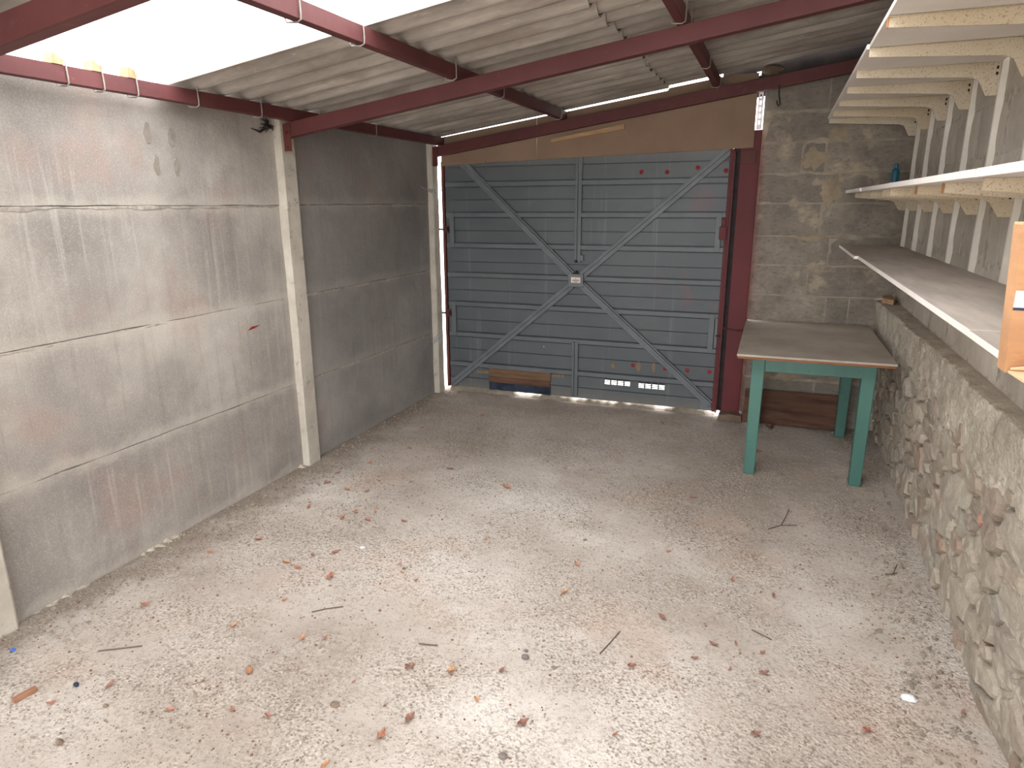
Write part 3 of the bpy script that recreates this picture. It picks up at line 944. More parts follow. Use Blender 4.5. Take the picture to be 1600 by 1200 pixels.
for k in range(16):
    z0, z1 = SE[k], SE[k + 1]
    hs = [h for h in vents + pins if z0 < (h[2] + h[3]) / 2 < z1]
    mb = MB()
    hs = [(h[0], h[1], h[2], min(h[3], z1 - 0.006)) for h in hs]
    RAILS = (0.251, 0.53, 0.808, 1.069, 1.325, 1.586, 1.84)
    if z1 in RAILS:                       # pressed grooves beside each rail
        hs.append((DX0 + 0.02, DX1 - 0.02, z1 - 0.027, z1 - 0.0195))
    if z0 in RAILS:
        hs.append((DX0 + 0.02, DX1 - 0.02, z0 + 0.0195, z0 + 0.027))
    plate(mb, DX0, DX1, z0, z1 - 0.0065, DY, DY + 0.003, hs)
    hh = 0.040 if z1 in RAILS else 0.018
    mb.box(DX0, DX1, DY + 0.030, DY + 0.032, z1 - hh, z1 + hh)
    mb.box(DX0, DX1, DY + 0.0032, DY + 0.032, z1 - hh - 0.002, z1 - hh)
    mb.box(DX0, DX1, DY + 0.0032, DY + 0.032, z1 + hh, z1 + hh + 0.002)
    mb.build('slat', 'door', dr)

def bar(name, p0, p1, w, dep, mat, y=DY, sub=None, ridge=False):
    """flat steel bar lying on the door's inner face between two (x, z) points"""
    a, b = Vector((p0[0], 0, p0[1])), Vector((p1[0], 0, p1[1]))
    d = (b - a).normalized()
    nrm = Vector((-d.z, 0, d.x))
    if nrm.z < 0:
        nrm = -nrm
    mb = MB()
    def slab(o0, o1, y0, y1):
        q = [a + nrm * o0, b + nrm * o0, b + nrm * o1, a + nrm * o1]
        vs_ = [(p.x, y0, p.z) for p in q] + [(p.x, y1, p.z) for p in q]
        mb.add(vs_, [(0, 1, 2, 3), (7, 6, 5, 4), (0, 4, 5, 1), (1, 5, 6, 2), (2, 6, 7, 3), (3, 7, 4, 0)])
    if ridge:
        slab(-w / 2, w / 2, y - dep * 0.60, y - 0.008)
        slab(-w * 0.2, w * 0.2, y - 0.008, y - 0.0005)
        slab(w * 0.02, w * 0.30, y - dep, y - dep * 0.60)
    else:
        slab(-w / 2, w / 2, y - dep, y - 0.008)
        slab(-w * 0.25, w * 0.25, y - 0.008, y - 0.0005)
    return mb.build(name, mat, sub or dr, bevel=0.0015)
for z in (0.251, 0.53, 0.808, 1.069, 1.325, 1.586, 1.84):
    bar('rail', (DX0 + 0.02, z), (DX1 - 0.01, z), 0.036, 0.024, 'door_bar')
for (x, z0, z1) in ((0.150, 1.325, 1.586), (0.147, 0.53, 0.808), (2.408, 1.325, 1.586), (2.408, 0.53, 0.808)):
    bar('stile', (x, z0 - 0.017), (x, z1 + 0.017), 0.042, 0.028, 'door_bar')
for z0, z1, x in ((1.205, 2.06, 1.297), (0.045, 0.53, 1.292)):
    bar('centre_post', (x, z0), (x, z1), 0.056, 0.046, 'door_bar', ridge=True)
for p0, p1 in (((0.262, 2.02), (1.255, 1.10)), ((2.455, 2.055), (1.340, 1.095)), ((1.255, 1.015), (0.120, 0.060)), ((1.345, 1.02), (2.440, 0.085))):
    bar('brace', p0, p1, 0.062, 0.056, 'door_bar2', ridge=True)
bar('corner_plate', (0.09, 0.075), (0.16, 0.075), 0.08, 0.012, 'door_bar')
bar('corner_plate', (2.36, 0.075), (2.45, 0.075), 0.09, 0.012, 'door_bar2')
MB().box(DX0 - 0.012, DX0 + 0.012, DY - 0.03, DY + 0.012, 0.03, 2.03).build('edge_angle', 'oxide_rust', dr, bevel=0.002)
MB().box(DX1 - 0.020, DX1 + 0.008, DY - 0.035, DY + 0.012, 0.03, 2.06).build('edge_angle', 'oxide_column', dr, bevel=0.002)
lk = MB().box(1.232, 1.362, DY - 0.062, DY - 0.012, 1.002, 1.110).build('lock_box', 'door_bar2', dr, bevel=0.004)
st = MB().box(1.258, 1.338, DY - 0.0632, DY - 0.0618, 1.038, 1.083).build('sticker', 'label', lk)
for (a, b, z) in ((1.293, 1.303, 1.072), (1.272, 1.326, 1.062), (1.266, 1.330, 1.055), (1.285, 1.312, 1.046)):
    MB().box(a, b, DY - 0.0638, DY - 0.0630, z - 0.002, z + 0.002).build('print_line', 'ink', lk)
MB().box(1.288, 1.306, DY - 0.052, DY - 0.03, 1.108, 1.135).build('latch_slot', 'black', lk)
kn = MB().lathe([(0.011, 0), (0.013, 0.01), (0.009, 0.02)], (1.290, DY - 0.030, 1.215), 10, Matrix.Rotation(math.radians(90), 3, 'X')).build('bolt_knob', 'black', dr)
MB().box(1.322, 1.350, DY - 0.026, DY - 0.001, 1.215, 1.262).build('bolt_keeper', 'door_bar2', dr, bevel=0.002)
for (x, z) in ((1.798, 1.912), (1.997, 1.908), (2.431, 1.909), (2.225, 1.935), (1.792, 0.358), (2.06, 0.35), (2.24, 0.349), (2.416, 0.353)):
    MB().lathe([(0.017, 0), (0.015, 0.003), (0.006, 0.005)], (x, DY - 0.0, z), 12, Matrix.Rotation(math.radians(90), 3, 'X')).build('primer_plug', 'plug', dr)
for (x, z, w, h) in ((1.626, 0.339, 0.018, 0.026), (1.841, 0.350, 0.020, 0.042), (1.968, 0.352, 0.016, 0.042)):
    n = 14
    ring = [(x + w * (1 + 0.25 * N(i * 1.3, x)) * math.cos(2 * math.pi * i / n), z + h * (1 + 0.2 * N(i * 1.7, z)) * math.sin(2 * math.pi * i / n)) for i in range(n)]
    MB().prism(ring, 1, DY - 0.003, DY - 0.0005).build('filler_spot', 'bare', dr)
# timber patch over a rotted corner, with a dark strip below it
MB().box(0.484, 1.072, DY - 0.022, DY - 0.003, 0.158, 0.252).build('patch_board', 'patch_wood', dr, bevel=0.002)
MB().box(0.480, 1.068, DY - 0.020, DY - 0.003, 0.102, 0.156).build('patch_board', 'old_plank', dr, bevel=0.002)
MB().grid(lambda s, t: (0.482 + 0.59 * s, DY - 0.012 - 0.006 * math.sin(s * 34) * (1 - t), 0.030 + 0.074 * t), 40, 3).build('rubber_strip', 'navy', dr)
for x0, x1, z in ((0.34, 0.48, 0.170), (1.075, 1.20, 0.195)):
    MB().prism([(x0, z), (x1, z + 0.004), (x1 - 0.01, z + 0.032), (x0 + 0.02, z + 0.026)], 1, DY - 0.004, DY - 0.0005).build('scuff_spot', 'bare', dr)
# hinge brackets
for (x, z) in ((0.100, 1.462), (0.098, 0.720)):
    hb = MB().box(x - 0.025, x + 0.028, DY - 0.045, DY - 0.004, z - 0.030, z + 0.030).build('hinge_bracket', 'oxide_rust', dr, bevel=0.003)
    MB().tube([(x - 0.065, DY - 0.035, z), (x + 0.03, DY - 0.035, z)], 0.009, 8).build('hinge_pin', 'black', hb)
    MB().tube([(x + 0.018, DY - 0.05, z - 0.012), (x + 0.018, DY - 0.05, z + 0.024)], 0.009, 8).build('hinge_knuckle', 'black', hb)
hb = MB().box(2.418, 2.470, DY - 0.055, DY - 0.004, 1.405, 1.500).build('hinge_bracket', 'oxide_column', dr, bevel=0.003)
MB().box(2.430, 2.462, DY - 0.050, DY - 0.004, 1.510, 1.560).build('hinge_lug', 'oxide_column', hb, bevel=0.003)
hb = MB().box(2.436, 2.458, DY - 0.045, DY - 0.004, 0.56, 0.80).build('hinge_bracket', 'door_bar', dr, bevel=0.003)
MB().tube([(2.447, DY - 0.05, 0.66), (2.50, DY - 0.05, 0.66)], 0.006, 6).build('hinge_pin', 'black', hb)

# red column beside the door
sc = empty('steel_column', (2.58, 5.47, 0)).tag('deep red steel channel column between metal door and block wall', 'column')
MB().box(2.530, 2.668, 5.500, 5.508, 0.045, 2.185).build('web', 'oxide_column', sc, bevel=0.002)
MB().box(2.487, 2.496, 5.440, 5.530, 0.045, 2.045).build('flange', 'oxide_column', sc, bevel=0.002)
MB().box(2.660, 2.668, 5.440, 5.500, 0.045, 2.045).build('flange', 'oxide_column', sc, bevel=0.002)
MB().box(2.480, 2.530, 5.520, 5.530, 0.045, 2.14).build('shadow_strip', 'black', sc)  # black strip added for the shadow between column and door
MB().box(2.535, 2.640, 5.488, 5.500, 1.95, 2.045).build('splice_plate', 'oxide_rust', sc, bevel=0.002)
MB().tube([(2.496, 5.438, 0.735), (2.54, 5.49, 0.722), (2.60, 5.494, 0.715), (2.668, 5.438, 0.722)], 0.005, 6).build('tie_wire', 'oxide_rust', sc)

# tan board above the door, its batten, and the slotted angle in the gap beside it
fbn = empty('hardboard_panel', (1.3, 5.47, 2.0)).tag('tan hardboard sheet filling the gable above the metal door', 'board')
n = 60
bot = [(0.085 + 2.53 * i / n, 2.003 + 0.060 * i / n + 0.004 * N(i * 0.9, 1) + 0.003 * N(i * 2.9, 4)) for i in range(n + 1)]
top = [(2.615, 2.56), (2.33, 2.555), (0.085, 2.232)]
split = 16
seam = 0.95
b1 = [p for p in bot if p[0] <= seam]
b2 = [p for p in bot if p[0] > seam]
zt = lambda x: 2.225 + 0.137 * (x - 0.085)
MB().prism(b1 + [(seam, b1[-1][1]), (seam, zt(seam)), (0.085, zt(0.085))], 1, 5.490, 5.502).build('sheet', 'tan_board', fbn)
MB().prism([(seam + 0.004, b2[0][1])] + b2 + [(2.615, zt(2.45) + 0.016), (2.45, zt(2.45) + 0.016), (1.99, zt(1.99) + 0.016), (1.98, zt(1.98)), (seam + 0.004, zt(seam))], 1, 5.486, 5.498).build('sheet', 'tan_board', fbn)
MB().prism([(0.085, 1.995), (0.50, 2.008), (0.50, 2.030), (0.085, 2.030)], 1, 5.478, 5.489).build('edge_strip', 'tan_board', fbn)
MB().prism([(1.08, 2.150), (1.668, 2.228), (1.668, 2.262), (1.08, 2.176)], 1, 5.462, 5.486).build('batten', 'batten', fbn)
sl = empty('slotted_angle', (2.64, 5.55, 2.2)).tag('pale slotted metal angle in the gap beside the tan board', 'bracket')
mb = MB()
plate(mb, 2.622, 2.656, 2.19, 2.53, 5.540, 5.544, [(2.633, 2.644, 2.225 + 0.045 * i, 2.250 + 0.045 * i) for i in range(6)])
mb.build('slotted_face', 'galv', sl)
MB().box(2.653, 2.657, 5.505, 5.54, 2.19, 2.53).build('side_face', 'galv', sl)

# wooden pad under the column, plank behind the table
ft = MB()
ft.prism([(2.512, 0.0), (2.695, 0.0), (2.69, 0.052), (2.60, 0.062), (2.52, 0.046)], 1, 5.40, 5.54)
ft.map(lambda p: Vector((p.x, p.y + 0.006 * N(p.x * 20, p.z * 20), p.z - 0.004)))
ft.build('wooden_pad', 'grey_wood').tag('small grubby wooden block under the red column foot', 'block')
pl = MB().box(-0.36, 0.36, -0.014, 0.014, 0, 0.265)
rot = Matrix.Rotation(math.radians(-21), 3, 'X')
pl.map(lambda p: rot @ p + Vector((3.06, 5.437, 0.0)))
pl.build('timber_plank', 'old_plank', bevel=0.004).tag('dark brown plank leaning on the block wall under the table', 'plank')
pp = MB().box(-0.05, 0.05, -0.02, 0.02, 0, 0.10)
pp.map(lambda p: p + Vector((2.70, 5.38, -0.004)))
MB().tube([(2.885, 5.36, 0.010), (2.925, 5.33, 0.014)], [0.016, 0.020], 6).build('wood_stub', 'old_plank').tag('small dark stub lying before the leaning plank', 'offcut')

# ------------------------------------------------------------------ table
tb = empty('table', (3.1, 4.87, 0)).tag('teal painted wooden table with a dusty brown board top', 'table')
TT = MB().prism([(2.672, 4.195), (3.528, 4.205), (3.520, 5.530), (2.664, 5.525)], 2, 0.786, 0.800).build('tabletop', 'table_top', tb, bevel=0.002)
MB().prism([(2.676, 4.200), (3.524, 4.210), (3.516, 5.526), (2.668, 5.521)], 2, 0.772, 0.785).build('under_board', 'ply_edge', tb, bevel=0.002)
LEGS = [(2.757, 4.325), (3.370, 4.335), (2.757, 5.28), (3.352, 5.285)]
for (x, y) in LEGS:
    mb = MB()
    w = 0.078
    t0 = 0.006
    mb.add([(x + t0, y + t0, 0.0), (x + w - t0, y + t0, 0.0), (x + w - t0, y + w - t0, 0.0), (x + t0, y + w - t0, 0.0),
            (x, y, 0.772), (x + w, y, 0.772), (x + w, y + w, 0.772), (x, y + w, 0.772)],
           [(0, 3, 2, 1), (4, 5, 6, 7), (0, 1, 5, 4), (1, 2, 6, 5), (2, 3, 7, 6), (3, 0, 4, 7)])
    mb.map(lambda p: p + Vector((0.0, 0, -0.006 if p.z < 0.1 else 0)))
    mb.build('leg', 'teal', tb, bevel=0.005)
MB().box(2.83, 3.374, 4.338, 4.360, 0.672, 0.772).build('apron', 'teal', tb, bevel=0.002)
MB().box(2.83, 3.356, 5.325, 5.345, 0.672, 0.772).build('apron', 'teal', tb, bevel=0.002)
MB().box(2.775, 2.797, 4.40, 5.285, 0.672, 0.772).build('apron', 'teal', tb, bevel=0.002)
MB().box(3.400, 3.422, 4.41, 5.29, 0.672, 0.772).build('apron', 'teal', tb, bevel=0.002)

# ------------------------------------------------------------------ shelves
UX = WX - 0.020                       # inner face of the uprights
ORD = ['first', 'second', 'third', 'fourth', 'fifth', 'sixth', 'seventh', 'eighth']
UY = [5.46, 5.02, 4.53, 4.03, 3.56, 3.08, 2.60, 2.12]
ZL, ZM, ZU = 1.380, 1.757, 2.235      # shelf board tops / underside for the upper one
def bracket(y, zt, depth, parent, drop=0.125, th=0.050, tip=0.028, heel=0.075, rusty=False):
    """pressed steel shelf bracket: slim tapering arm with a heel that drops down the upright"""
    x1 = UX - 0.001
    prof = [(x1, zt), (x1 - depth, zt), (x1 - depth, zt - tip), (x1 - heel - 0.03, zt - th), (x1 - heel, zt - th - 0.012), (x1 - heel * 0.55, zt - drop), (x1, zt - drop)]
    mb = MB()
    w = 0.0035
    vs_ = [(x, y - w, z) for x, z in prof] + [(x, y + w, z) for x, z in prof]
    k = len(prof)
    fs = [tuple(range(k)), tuple(range(2 * k - 1, k - 1, -1))] + [(i, (i + 1) % k, (i + 1) % k + k, i + k) for i in range(k)]
    mb.add(vs_, fs)
    # folded flanges along the top edge and the tip
    mb.box(x1 - depth, x1 - 0.02, y - 0.013, y + 0.013, zt - 0.002, zt)
    b = mb.build('bracket', 'bracket', parent)
    if rusty:
        MB().box(x1 - depth - 0.002, x1 - depth + 0.004, y - 0.0055, y + 0.0055, zt - tip - 0.001, zt - 0.001).build('rusty_tip', 'rust', b)
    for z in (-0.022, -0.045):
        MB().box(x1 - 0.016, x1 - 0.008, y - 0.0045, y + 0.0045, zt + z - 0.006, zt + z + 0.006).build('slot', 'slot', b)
    return b
for i, y in enumerate(UY):
    u = empty('shelf_upright', (UX, y, 1.30)).tag('white slotted wall upright carrying cream brackets, %s from the far block wall' % ORD[i], 'upright', 'shelf uprights')
    mb = MB()
    mb.box(UX, UX + 0.004, y - 0.009, y + 0.009, 1.20, 2.30)
    mb.box(UX + 0.004, WX + 0.012, y - 0.009, y - 0.006, 1.20, 2.30)
    mb.box(UX + 0.004, WX + 0.012, y + 0.006, y + 0.009, 1.20, 2.30)
    mb.build('channel', 'upright', u)
    bracket(y, ZU - 0.001, 0.538, u, 0.130, 0.055, 0.030, rusty=i == 6)
    bracket(y, ZM - 0.021, 0.320 if i != 4 else 0.345, u, 0.115, 0.050, 0.030, rusty=i in (5, 6))
    bracket(y, ZL - 0.019, 0.240, u, 0.075, 0.034, 0.016, 0.05)

def shelf(y0, y1, x0, z0, z1, label, bow=0.0, dx=0.0):
    mb = MB()
    n = 10
    vs_ = []
    for i in range(n + 1):
        y = y0 + (y1 - y0) * i / n
        b = bow * math.sin(math.pi * i / n)
        vs_ += [(x0 + dx * i / n, y, z0 + b), (UX - 0.002, y, z0 + b), (UX - 0.002, y, z1 + b), (x0 + dx * i / n, y, z1 + b)]
    fs = [(i * 4 + k, i * 4 + (k + 1) % 4, (i + 1) * 4 + (k + 1) % 4, (i + 1) * 4 + k) for i in range(n) for k in range(4)]
    fs += [(0, 1, 2, 3), (n * 4 + 3, n * 4 + 2, n * 4 + 1, n * 4)]
    mb.add(vs_, fs)
    o = mb.build('shelf_board', 'shelf', bevel=0.0015)
    o.tag(label, 'shelf', 'white shelf boards')
    return o
shelf(3.10, 5.50, 3.092, ZU, ZU + 0.018, 'far white board of the high top shelf, against the far block wall')
shelf(0.95, 3.095, 3.100, ZU + 0.001, ZU + 0.019, 'near white board of the high top shelf, running out of the picture')
shelf(4.57, 5.50, 3.262, ZM - 0.020, ZM, 'short far white board of the middle shelf, holding the teal bottle', dx=-0.004)
shelf(2.09, 4.565, 3.288, ZM - 0.020, ZM + 0.001, 'long white board in the middle shelf with bright front edge', dx=-0.018)
shelf(0.95, 2.085, 3.296, ZM - 0.020, ZM + 0.002, 'near white board of the middle shelf, running out above the cardboard box', dx=-0.004)
shelf(4.37, 5.50, 3.256, ZL - 0.018, ZL, 'short dusty far board of the bottom shelf, against the far block wall')
shelf(1.90, 4.365, 3.290, ZL - 0.018, ZL + 0.001, 'long dusty white board of the bottom shelf above the rubble wall', dx=-0.014)
shelf(0.95, 1.895, 3.290, ZL - 0.018, ZL - 0.001, 'near dusty board of the bottom shelf, under the cardboard box')

# teal bottle on the middle shelf
bt = empty('plastic_bottle', (3.53, 5.30, ZM)).tag('small teal plastic bottle at the far end of the middle shelf', 'bottle')
MB().lathe([(0.022, 0.0), (0.024, 0.006), (0.024, 0.115), (0.019, 0.128), (0.011, 0.134)], (3.53, 5.30, ZM), 14).build('body', 'teal_plastic', bt, smooth=True)
MB().lathe([(0.013, 0.132), (0.013, 0.158), (0.010, 0.164)], (3.53, 5.30, ZM), 12).build('cap', 'teal_plastic', bt)
MB().lathe([(0.0245, 0.018), (0.0245, 0.045)], (3.53, 5.30, ZM), 14).build('label_band', 'label', bt)

# offcut on the ledge
oc = MB()
oc.prism([(3.560, 5.36), (3.615, 5.24), (3.645, 5.36), (3.640, 5.50), (3.585, 5.52)], 2, 0.992, 1.026)
oc.build('wood_offcut', 'batten', bevel=0.003).tag('brown wedge of wood lying on the far end of the ledge', 'offcut')

# ------------------------------------------------------------------ cardboard box on the bottom shelf
bx = empty('cardboard_box', (3.43, 1.45, ZL)).tag('brown taped cardboard box overhanging the bottom shelf', 'box')
BX0, BX1, BY0, BY1, BZ0, BZ1 = 3.243, 3.610, 1.425, 1.470, ZL + 0.001, 1.640
def bulge(s, t, seed):
    return 0.006 * math.sin(math.pi * s) * math.sin(math.pi * t) + 0.0025 * N(s * 6, t * 14, seed)
mb = MB()
mb.grid(lambda s, t: (BX0 + (BX1 - BX0) * s - 0.014 * t, BY0 - bulge(s, t, 1), BZ0 + (BZ1 - BZ0) * t), 12, 18)
mb.grid(lambda s, t: (BX0 - 0.2 * bulge(s, t, 2) - 0.014 * t, BY1 + (BY0 - BY1) * s, BZ0 + (BZ1 - BZ0) * t), 10, 14)
mb.prism([(BX0 + 0.004, BZ0 + 0.001), (BX1, BZ0 + 0.001), (BX1 - 0.014, BZ1 - 0.001), (BX0 - 0.010, BZ1 - 0.001)], 1, BY0 + 0.004, BY1)
mb.build('body', 'card', bx)
MB().grid(lambda s, t: (BX0 - 0.005 + (BX1 - BX0) * s, BY0 - 0.0015 - bulge(s, 0.5, 1), 1.498 + 0.030 * t), 12, 2).build('tape', 'tape', bx)
MB().grid(lambda s, t: (BX0 - 0.005 + (BX1 - BX0) * s, BY0 - 0.0022 - bulge(s, 0.5, 1), 1.4935 + 0.005 * t), 12, 1).build('tape_print', 'tape_line', bx)
MB().box(BX0 - 0.013, BX1 - 0.014, BY0 + 0.004, BY1, BZ1 - 0.001, BZ1 + 0.004).build('top_flap', 'card_in', bx)
# bottom flap lying forward over the board, and its folded corner
def flap(q, name, mat, th=0.004):
    v = [Vector(p) for p in q]
    k = len(v)
    mb = MB().add(v + [p + Vector((0, 0, th)) for p in v], [tuple(range(k)), tuple(range(2 * k - 1, k - 1, -1))] + [(i, (i + 1) % k, (i + 1) % k + k, i + k) for i in range(k)])
    mb.build(name, mat, bx)
flap([(BX0 + 0.004, BY0 - 0.006, ZL + 0.002), (BX1, BY0 - 0.006, ZL + 0.002), (BX1, BY0 - 0.15, ZL + 0.002), (BX0 + 0.010, BY0 - 0.14, ZL + 0.002)], 'bottom_flap', 'card_in')
flap([(BX0 + 0.006, BY0 - 0.008, ZL + 0.008), (BX1, BY0 - 0.010, ZL + 0.075), (BX1, BY0 - 0.05, ZL + 0.030)], 'folded_corner', 'card_in')

# ------------------------------------------------------------------ small hung things
MB().tube([(2.757, 5.395, 2.462), (2.760, 5.393, 2.40), (2.768, 5.392, 2.36), (2.772, 5.392, 2.335), (2.764, 5.391, 2.325), (2.754, 5.391, 2.340), (2.750, 5.391, 2.362)], 0.0055, 6) \
    .build('wire_hook', 'black').tag('small black wire hook hanging below the rafter by the block wall', 'hook')
def web(loc, pts, label):
    mb = MB()
    n, k = 10, 4
    a, b, c, d = [Vector(p) for p in pts]
    mb.grid(lambda s, t: (a.lerp(b, s)).lerp(d.lerp(c, s), t) - Vector((0, 0, 0.03 * math.sin(math.pi * s) * (0.4 + 0.6 * t))), n, k)
    mb.build('cobweb', 'web').tag(label, 'cobweb')
web(None, [(0.0, 5.18, 1.845), (0.075, 5.50, 1.80), (0.075, 5.51, 1.77), (0.0, 5.25, 1.828)], 'pale cobweb strand across the door gap, high up beside the upper hinge')
web(None, [(0.0, 4.95, 0.465), (0.075, 5.50, 0.58), (0.075, 5.50, 0.52), (0.0, 5.05, 0.45)], 'pale sagging cobweb low across the gap beside the metal door')
# black cobweb and wire tuft near the top of the post
mb = MB()
rw = random.Random(3)
for i in range(16):
    a = rw.uniform(0, 6.28)
    mb.tube([(0.012, 3.40, 2.13), (0.016 + rw.uniform(0, 0.02), 3.40 + 0.03 * math.cos(a), 2.13 + 0.02 * math.sin(a)), (0.010, 3.40 + rw.uniform(0.03, 0.09) * math.cos(a), 2.13 + rw.uniform(0.02, 0.05) * math.sin(a))], [0.012, 0.005, 0.0015], 5)
mb.tube([(0.010, 3.40, 2.12), (0.012, 3.34, 2.085), (0.010, 3.27, 2.10)], [0.01, 0.007, 0.002], 5)
mb.build('cobweb', 'black').tag('dark sooty cobweb tuft near the top of the middle concrete post', 'cobweb')
# old paint-brush like smudges are colour on the wall: shallow stains of grey render
for (y, z, w, h) in ((2.57, 2.015, 0.020, 0.05), (2.71, 2.005, 0.020, 0.045), (2.60, 1.87, 0.018, 0.045), (2.72, 1.865, 0.014, 0.04)):
    n = 14
    ring = [(y + w * (1 + 0.7 * N(i * 0.9, y * 9)) * math.cos(2 * math.pi * i / n), z + h * (1 + 0.3 * N(i, z * 9, 2)) * math.sin(2 * math.pi * i / n)) for i in range(n)]
    MB().prism(ring, 0, -0.004, 0.0045).build('render_dab', 'dab', wl)

MB().prism([(3.085, 0.972), (3.14, 0.978), (3.185, 0.990), (3.12, 0.990)], 0, -0.004, 0.0055).build('paint_mark', 'plug', wl)

# ------------------------------------------------------------------ litter on the floor
rl = random.Random(21)
def leaf_mesh(L, W, curl, seed):
    n = 7
    prof = [0.0, 0.55, 0.95, 1.0, 0.8, 0.45, 0.0]
    mb = MB()
    for i in range(n):
        s = i / (n - 1)
        x = (s - 0.5) * L
        w = W * prof[i] * (1 + 0.35 * math.sin(seed * 3 + i * 2.2))
        for k in (-1, 0, 1):
            mb.v.append((x, k * w * 0.5 + 0.06 * L * math.sin(s * 3 + seed), 0.0015 + curl * (abs(k) * 0.9 + (s - 0.5) ** 2 * 1.6) * W))
    for i in range(n - 1):
        for k in range(2):
            a = i * 3 + k
            mb.f.append((a, a + 3, a + 4, a + 1))
    mb.tube([(-0.5 * L, 0.06 * L * math.sin(seed), 0.002), (-0.62 * L, 0.0, 0.003), (-0.78 * L, 0.01, 0.002)], 0.0008, 4)
    return mb
kinds = []
for mat in ('leaf', 'leaf_pale', 'leaf_dark'):
    for k in range(3):
        m_ = leaf_mesh(0.045, 0.024, 0.30 + 0.15 * k, k * 1.7 + len(kinds))
        me = m_.mesh('leaf', (0, 0, 0))
        me.materials.append(M[mat])
        kinds.append(me)
LEAVES = [  # pixel in the photograph, length in metres, tone
    (589, 684, .05, 0), (578, 722, .05, 0), (528, 738, .045, 2), (512, 753, .06, 2), (542, 764, .05, 0), (573, 767, .055, 0), (703, 732, .06, 2), (792, 761, .075, 0),
    (482, 792, .06, 0), (535, 809, .055, 0), (557, 799, .055, 0), (575, 811, .055, 0), (586, 799, .04, 1), (631, 813, .05, 0), (759, 841, .04, 1), (748, 671, .05, 2),
    (754, 648, .05, 2), (525, 861, .055, 0), (489, 866, .04, 0), (447, 877, .06, 1), (464, 886, .05, 0), (517, 901, .07, 0), (625, 880, .03, 0), (629, 893, .03, 1), (650, 906, .025, 0),
    (901, 882, .05, 0), (914, 842, .03, 2), (472, 997, .05, 1), (705, 1045, .065, 1), (595, 1148, .06, 0), (817, 1128, .055, 2), (883, 925, .05, 1), (467, 1043, .022, 0),
    (509, 996, .03, 0), (783, 1046, .04, 2), (744, 1092, .035, 1), (641, 1122, .07, 2), (553, 1064, .02, 0), (641, 1041, .05, 2), (508, 1197, .05, 1), (328, 862, .04, 0), (405, 842, .05, 0),
    (227, 944, .045, 0), (445, 937, .035, 0), (366, 977, .045, 1), (266, 1106, .04, 0), (362, 1107, .03, 0), (420, 1117, .04, 0), (172, 1069, .05, 2), (80, 1098, .035, 0),
    (1034, 661, .06, 2), (1184, 704, .06, 2), (1083, 777, .05, 2), (1144, 905, .05, 0), (1034, 964, .05, 2), (1150, 1005, .03, 0), (1192, 1018, .04, 0), (1208, 930, .04, 2),
    (1044, 860, .035, 0), (1181, 1145, .045, 2), (1141, 1043, .03, 0), (1115, 1005, .05, 2), (1194, 1051, .05, 2), (961, 1146, .03, 0), (987, 1041, .045, 2), (1085, 1027, .04, 2),
    (1353, 1141, .045, 0), (1505, 1112, .035, 2), (700, 690, .035, 2), (660, 668, .04, 2), (640, 700, .035, 2), (868, 715, .03, 2), (1000, 720, .03, 2)]
tone_word = ['rust coloured dry leaf', 'pale tan dry leaf', 'dark brown dry leaf']
leaf_sets = {}
for (u, v, L, t) in LEAVES:
    p = at_floor(u, v)
    if v < 700:
        where = 'near the metal door'
    elif u < 460:
        where = 'by the concrete wall'
    elif u > 1000:
        where = 'towards the rubble wall'
    elif v > 980:
        where = 'in the foreground'
    else:
        where = 'beyond the middle post'
    o = bpy.data.objects.new('dry_leaf', kinds[t * 3 + rl.randrange(3)])
    col.objects.link(o)
    o.location = (p.x, p.y, floor_h(p.x, p.y) + 0.003)
    s = 0.78 * L / 0.045
    o.scale = (s, s * rl.uniform(0.75, 1.15), s)
    o.rotation_euler = (rl.uniform(-0.15, 0.15), rl.uniform(-0.15, 0.15), rl.uniform(0, 6.28))
    o['category'] = 'leaf'
    o['group'] = tone_word[t].replace('leaf', 'leaves') + ' ' + where
    leaf_sets.setdefault((t, where), []).append((-p.y, o))
ORDL = ['', 'second ', 'third ', 'fourth ', 'fifth ', 'sixth ', 'seventh ', 'eighth ', 'ninth ', 'tenth ', 'eleventh ', 'twelfth ', 'thirteenth ',
        'fourteenth ', 'fifteenth ', 'sixteenth ', 'seventeenth ', 'eighteenth ', 'nineteenth ', 'twentieth ']
for (t, where), lst in leaf_sets.items():
    lst.sort(key=lambda q: q[0])
    for i, (_, o) in enumerate(lst):
        o['label'] = tone_word[t] + ' ' + where + ('' if len(lst) == 1 else ', %sclosest to the metal door' % ORDL[i])
# leaf caught in the rubble wall
o = bpy.data.objects.new('dry_leaf', kinds[7])
col.objects.link(o)
o.location = (3.575, 2.60, 0.60)
o.rotation_euler = (0, math.radians(80), math.radians(20))
o['label'] = 'dark brown dry leaf caught in the face of the rubble wall'
o['category'] = 'leaf'

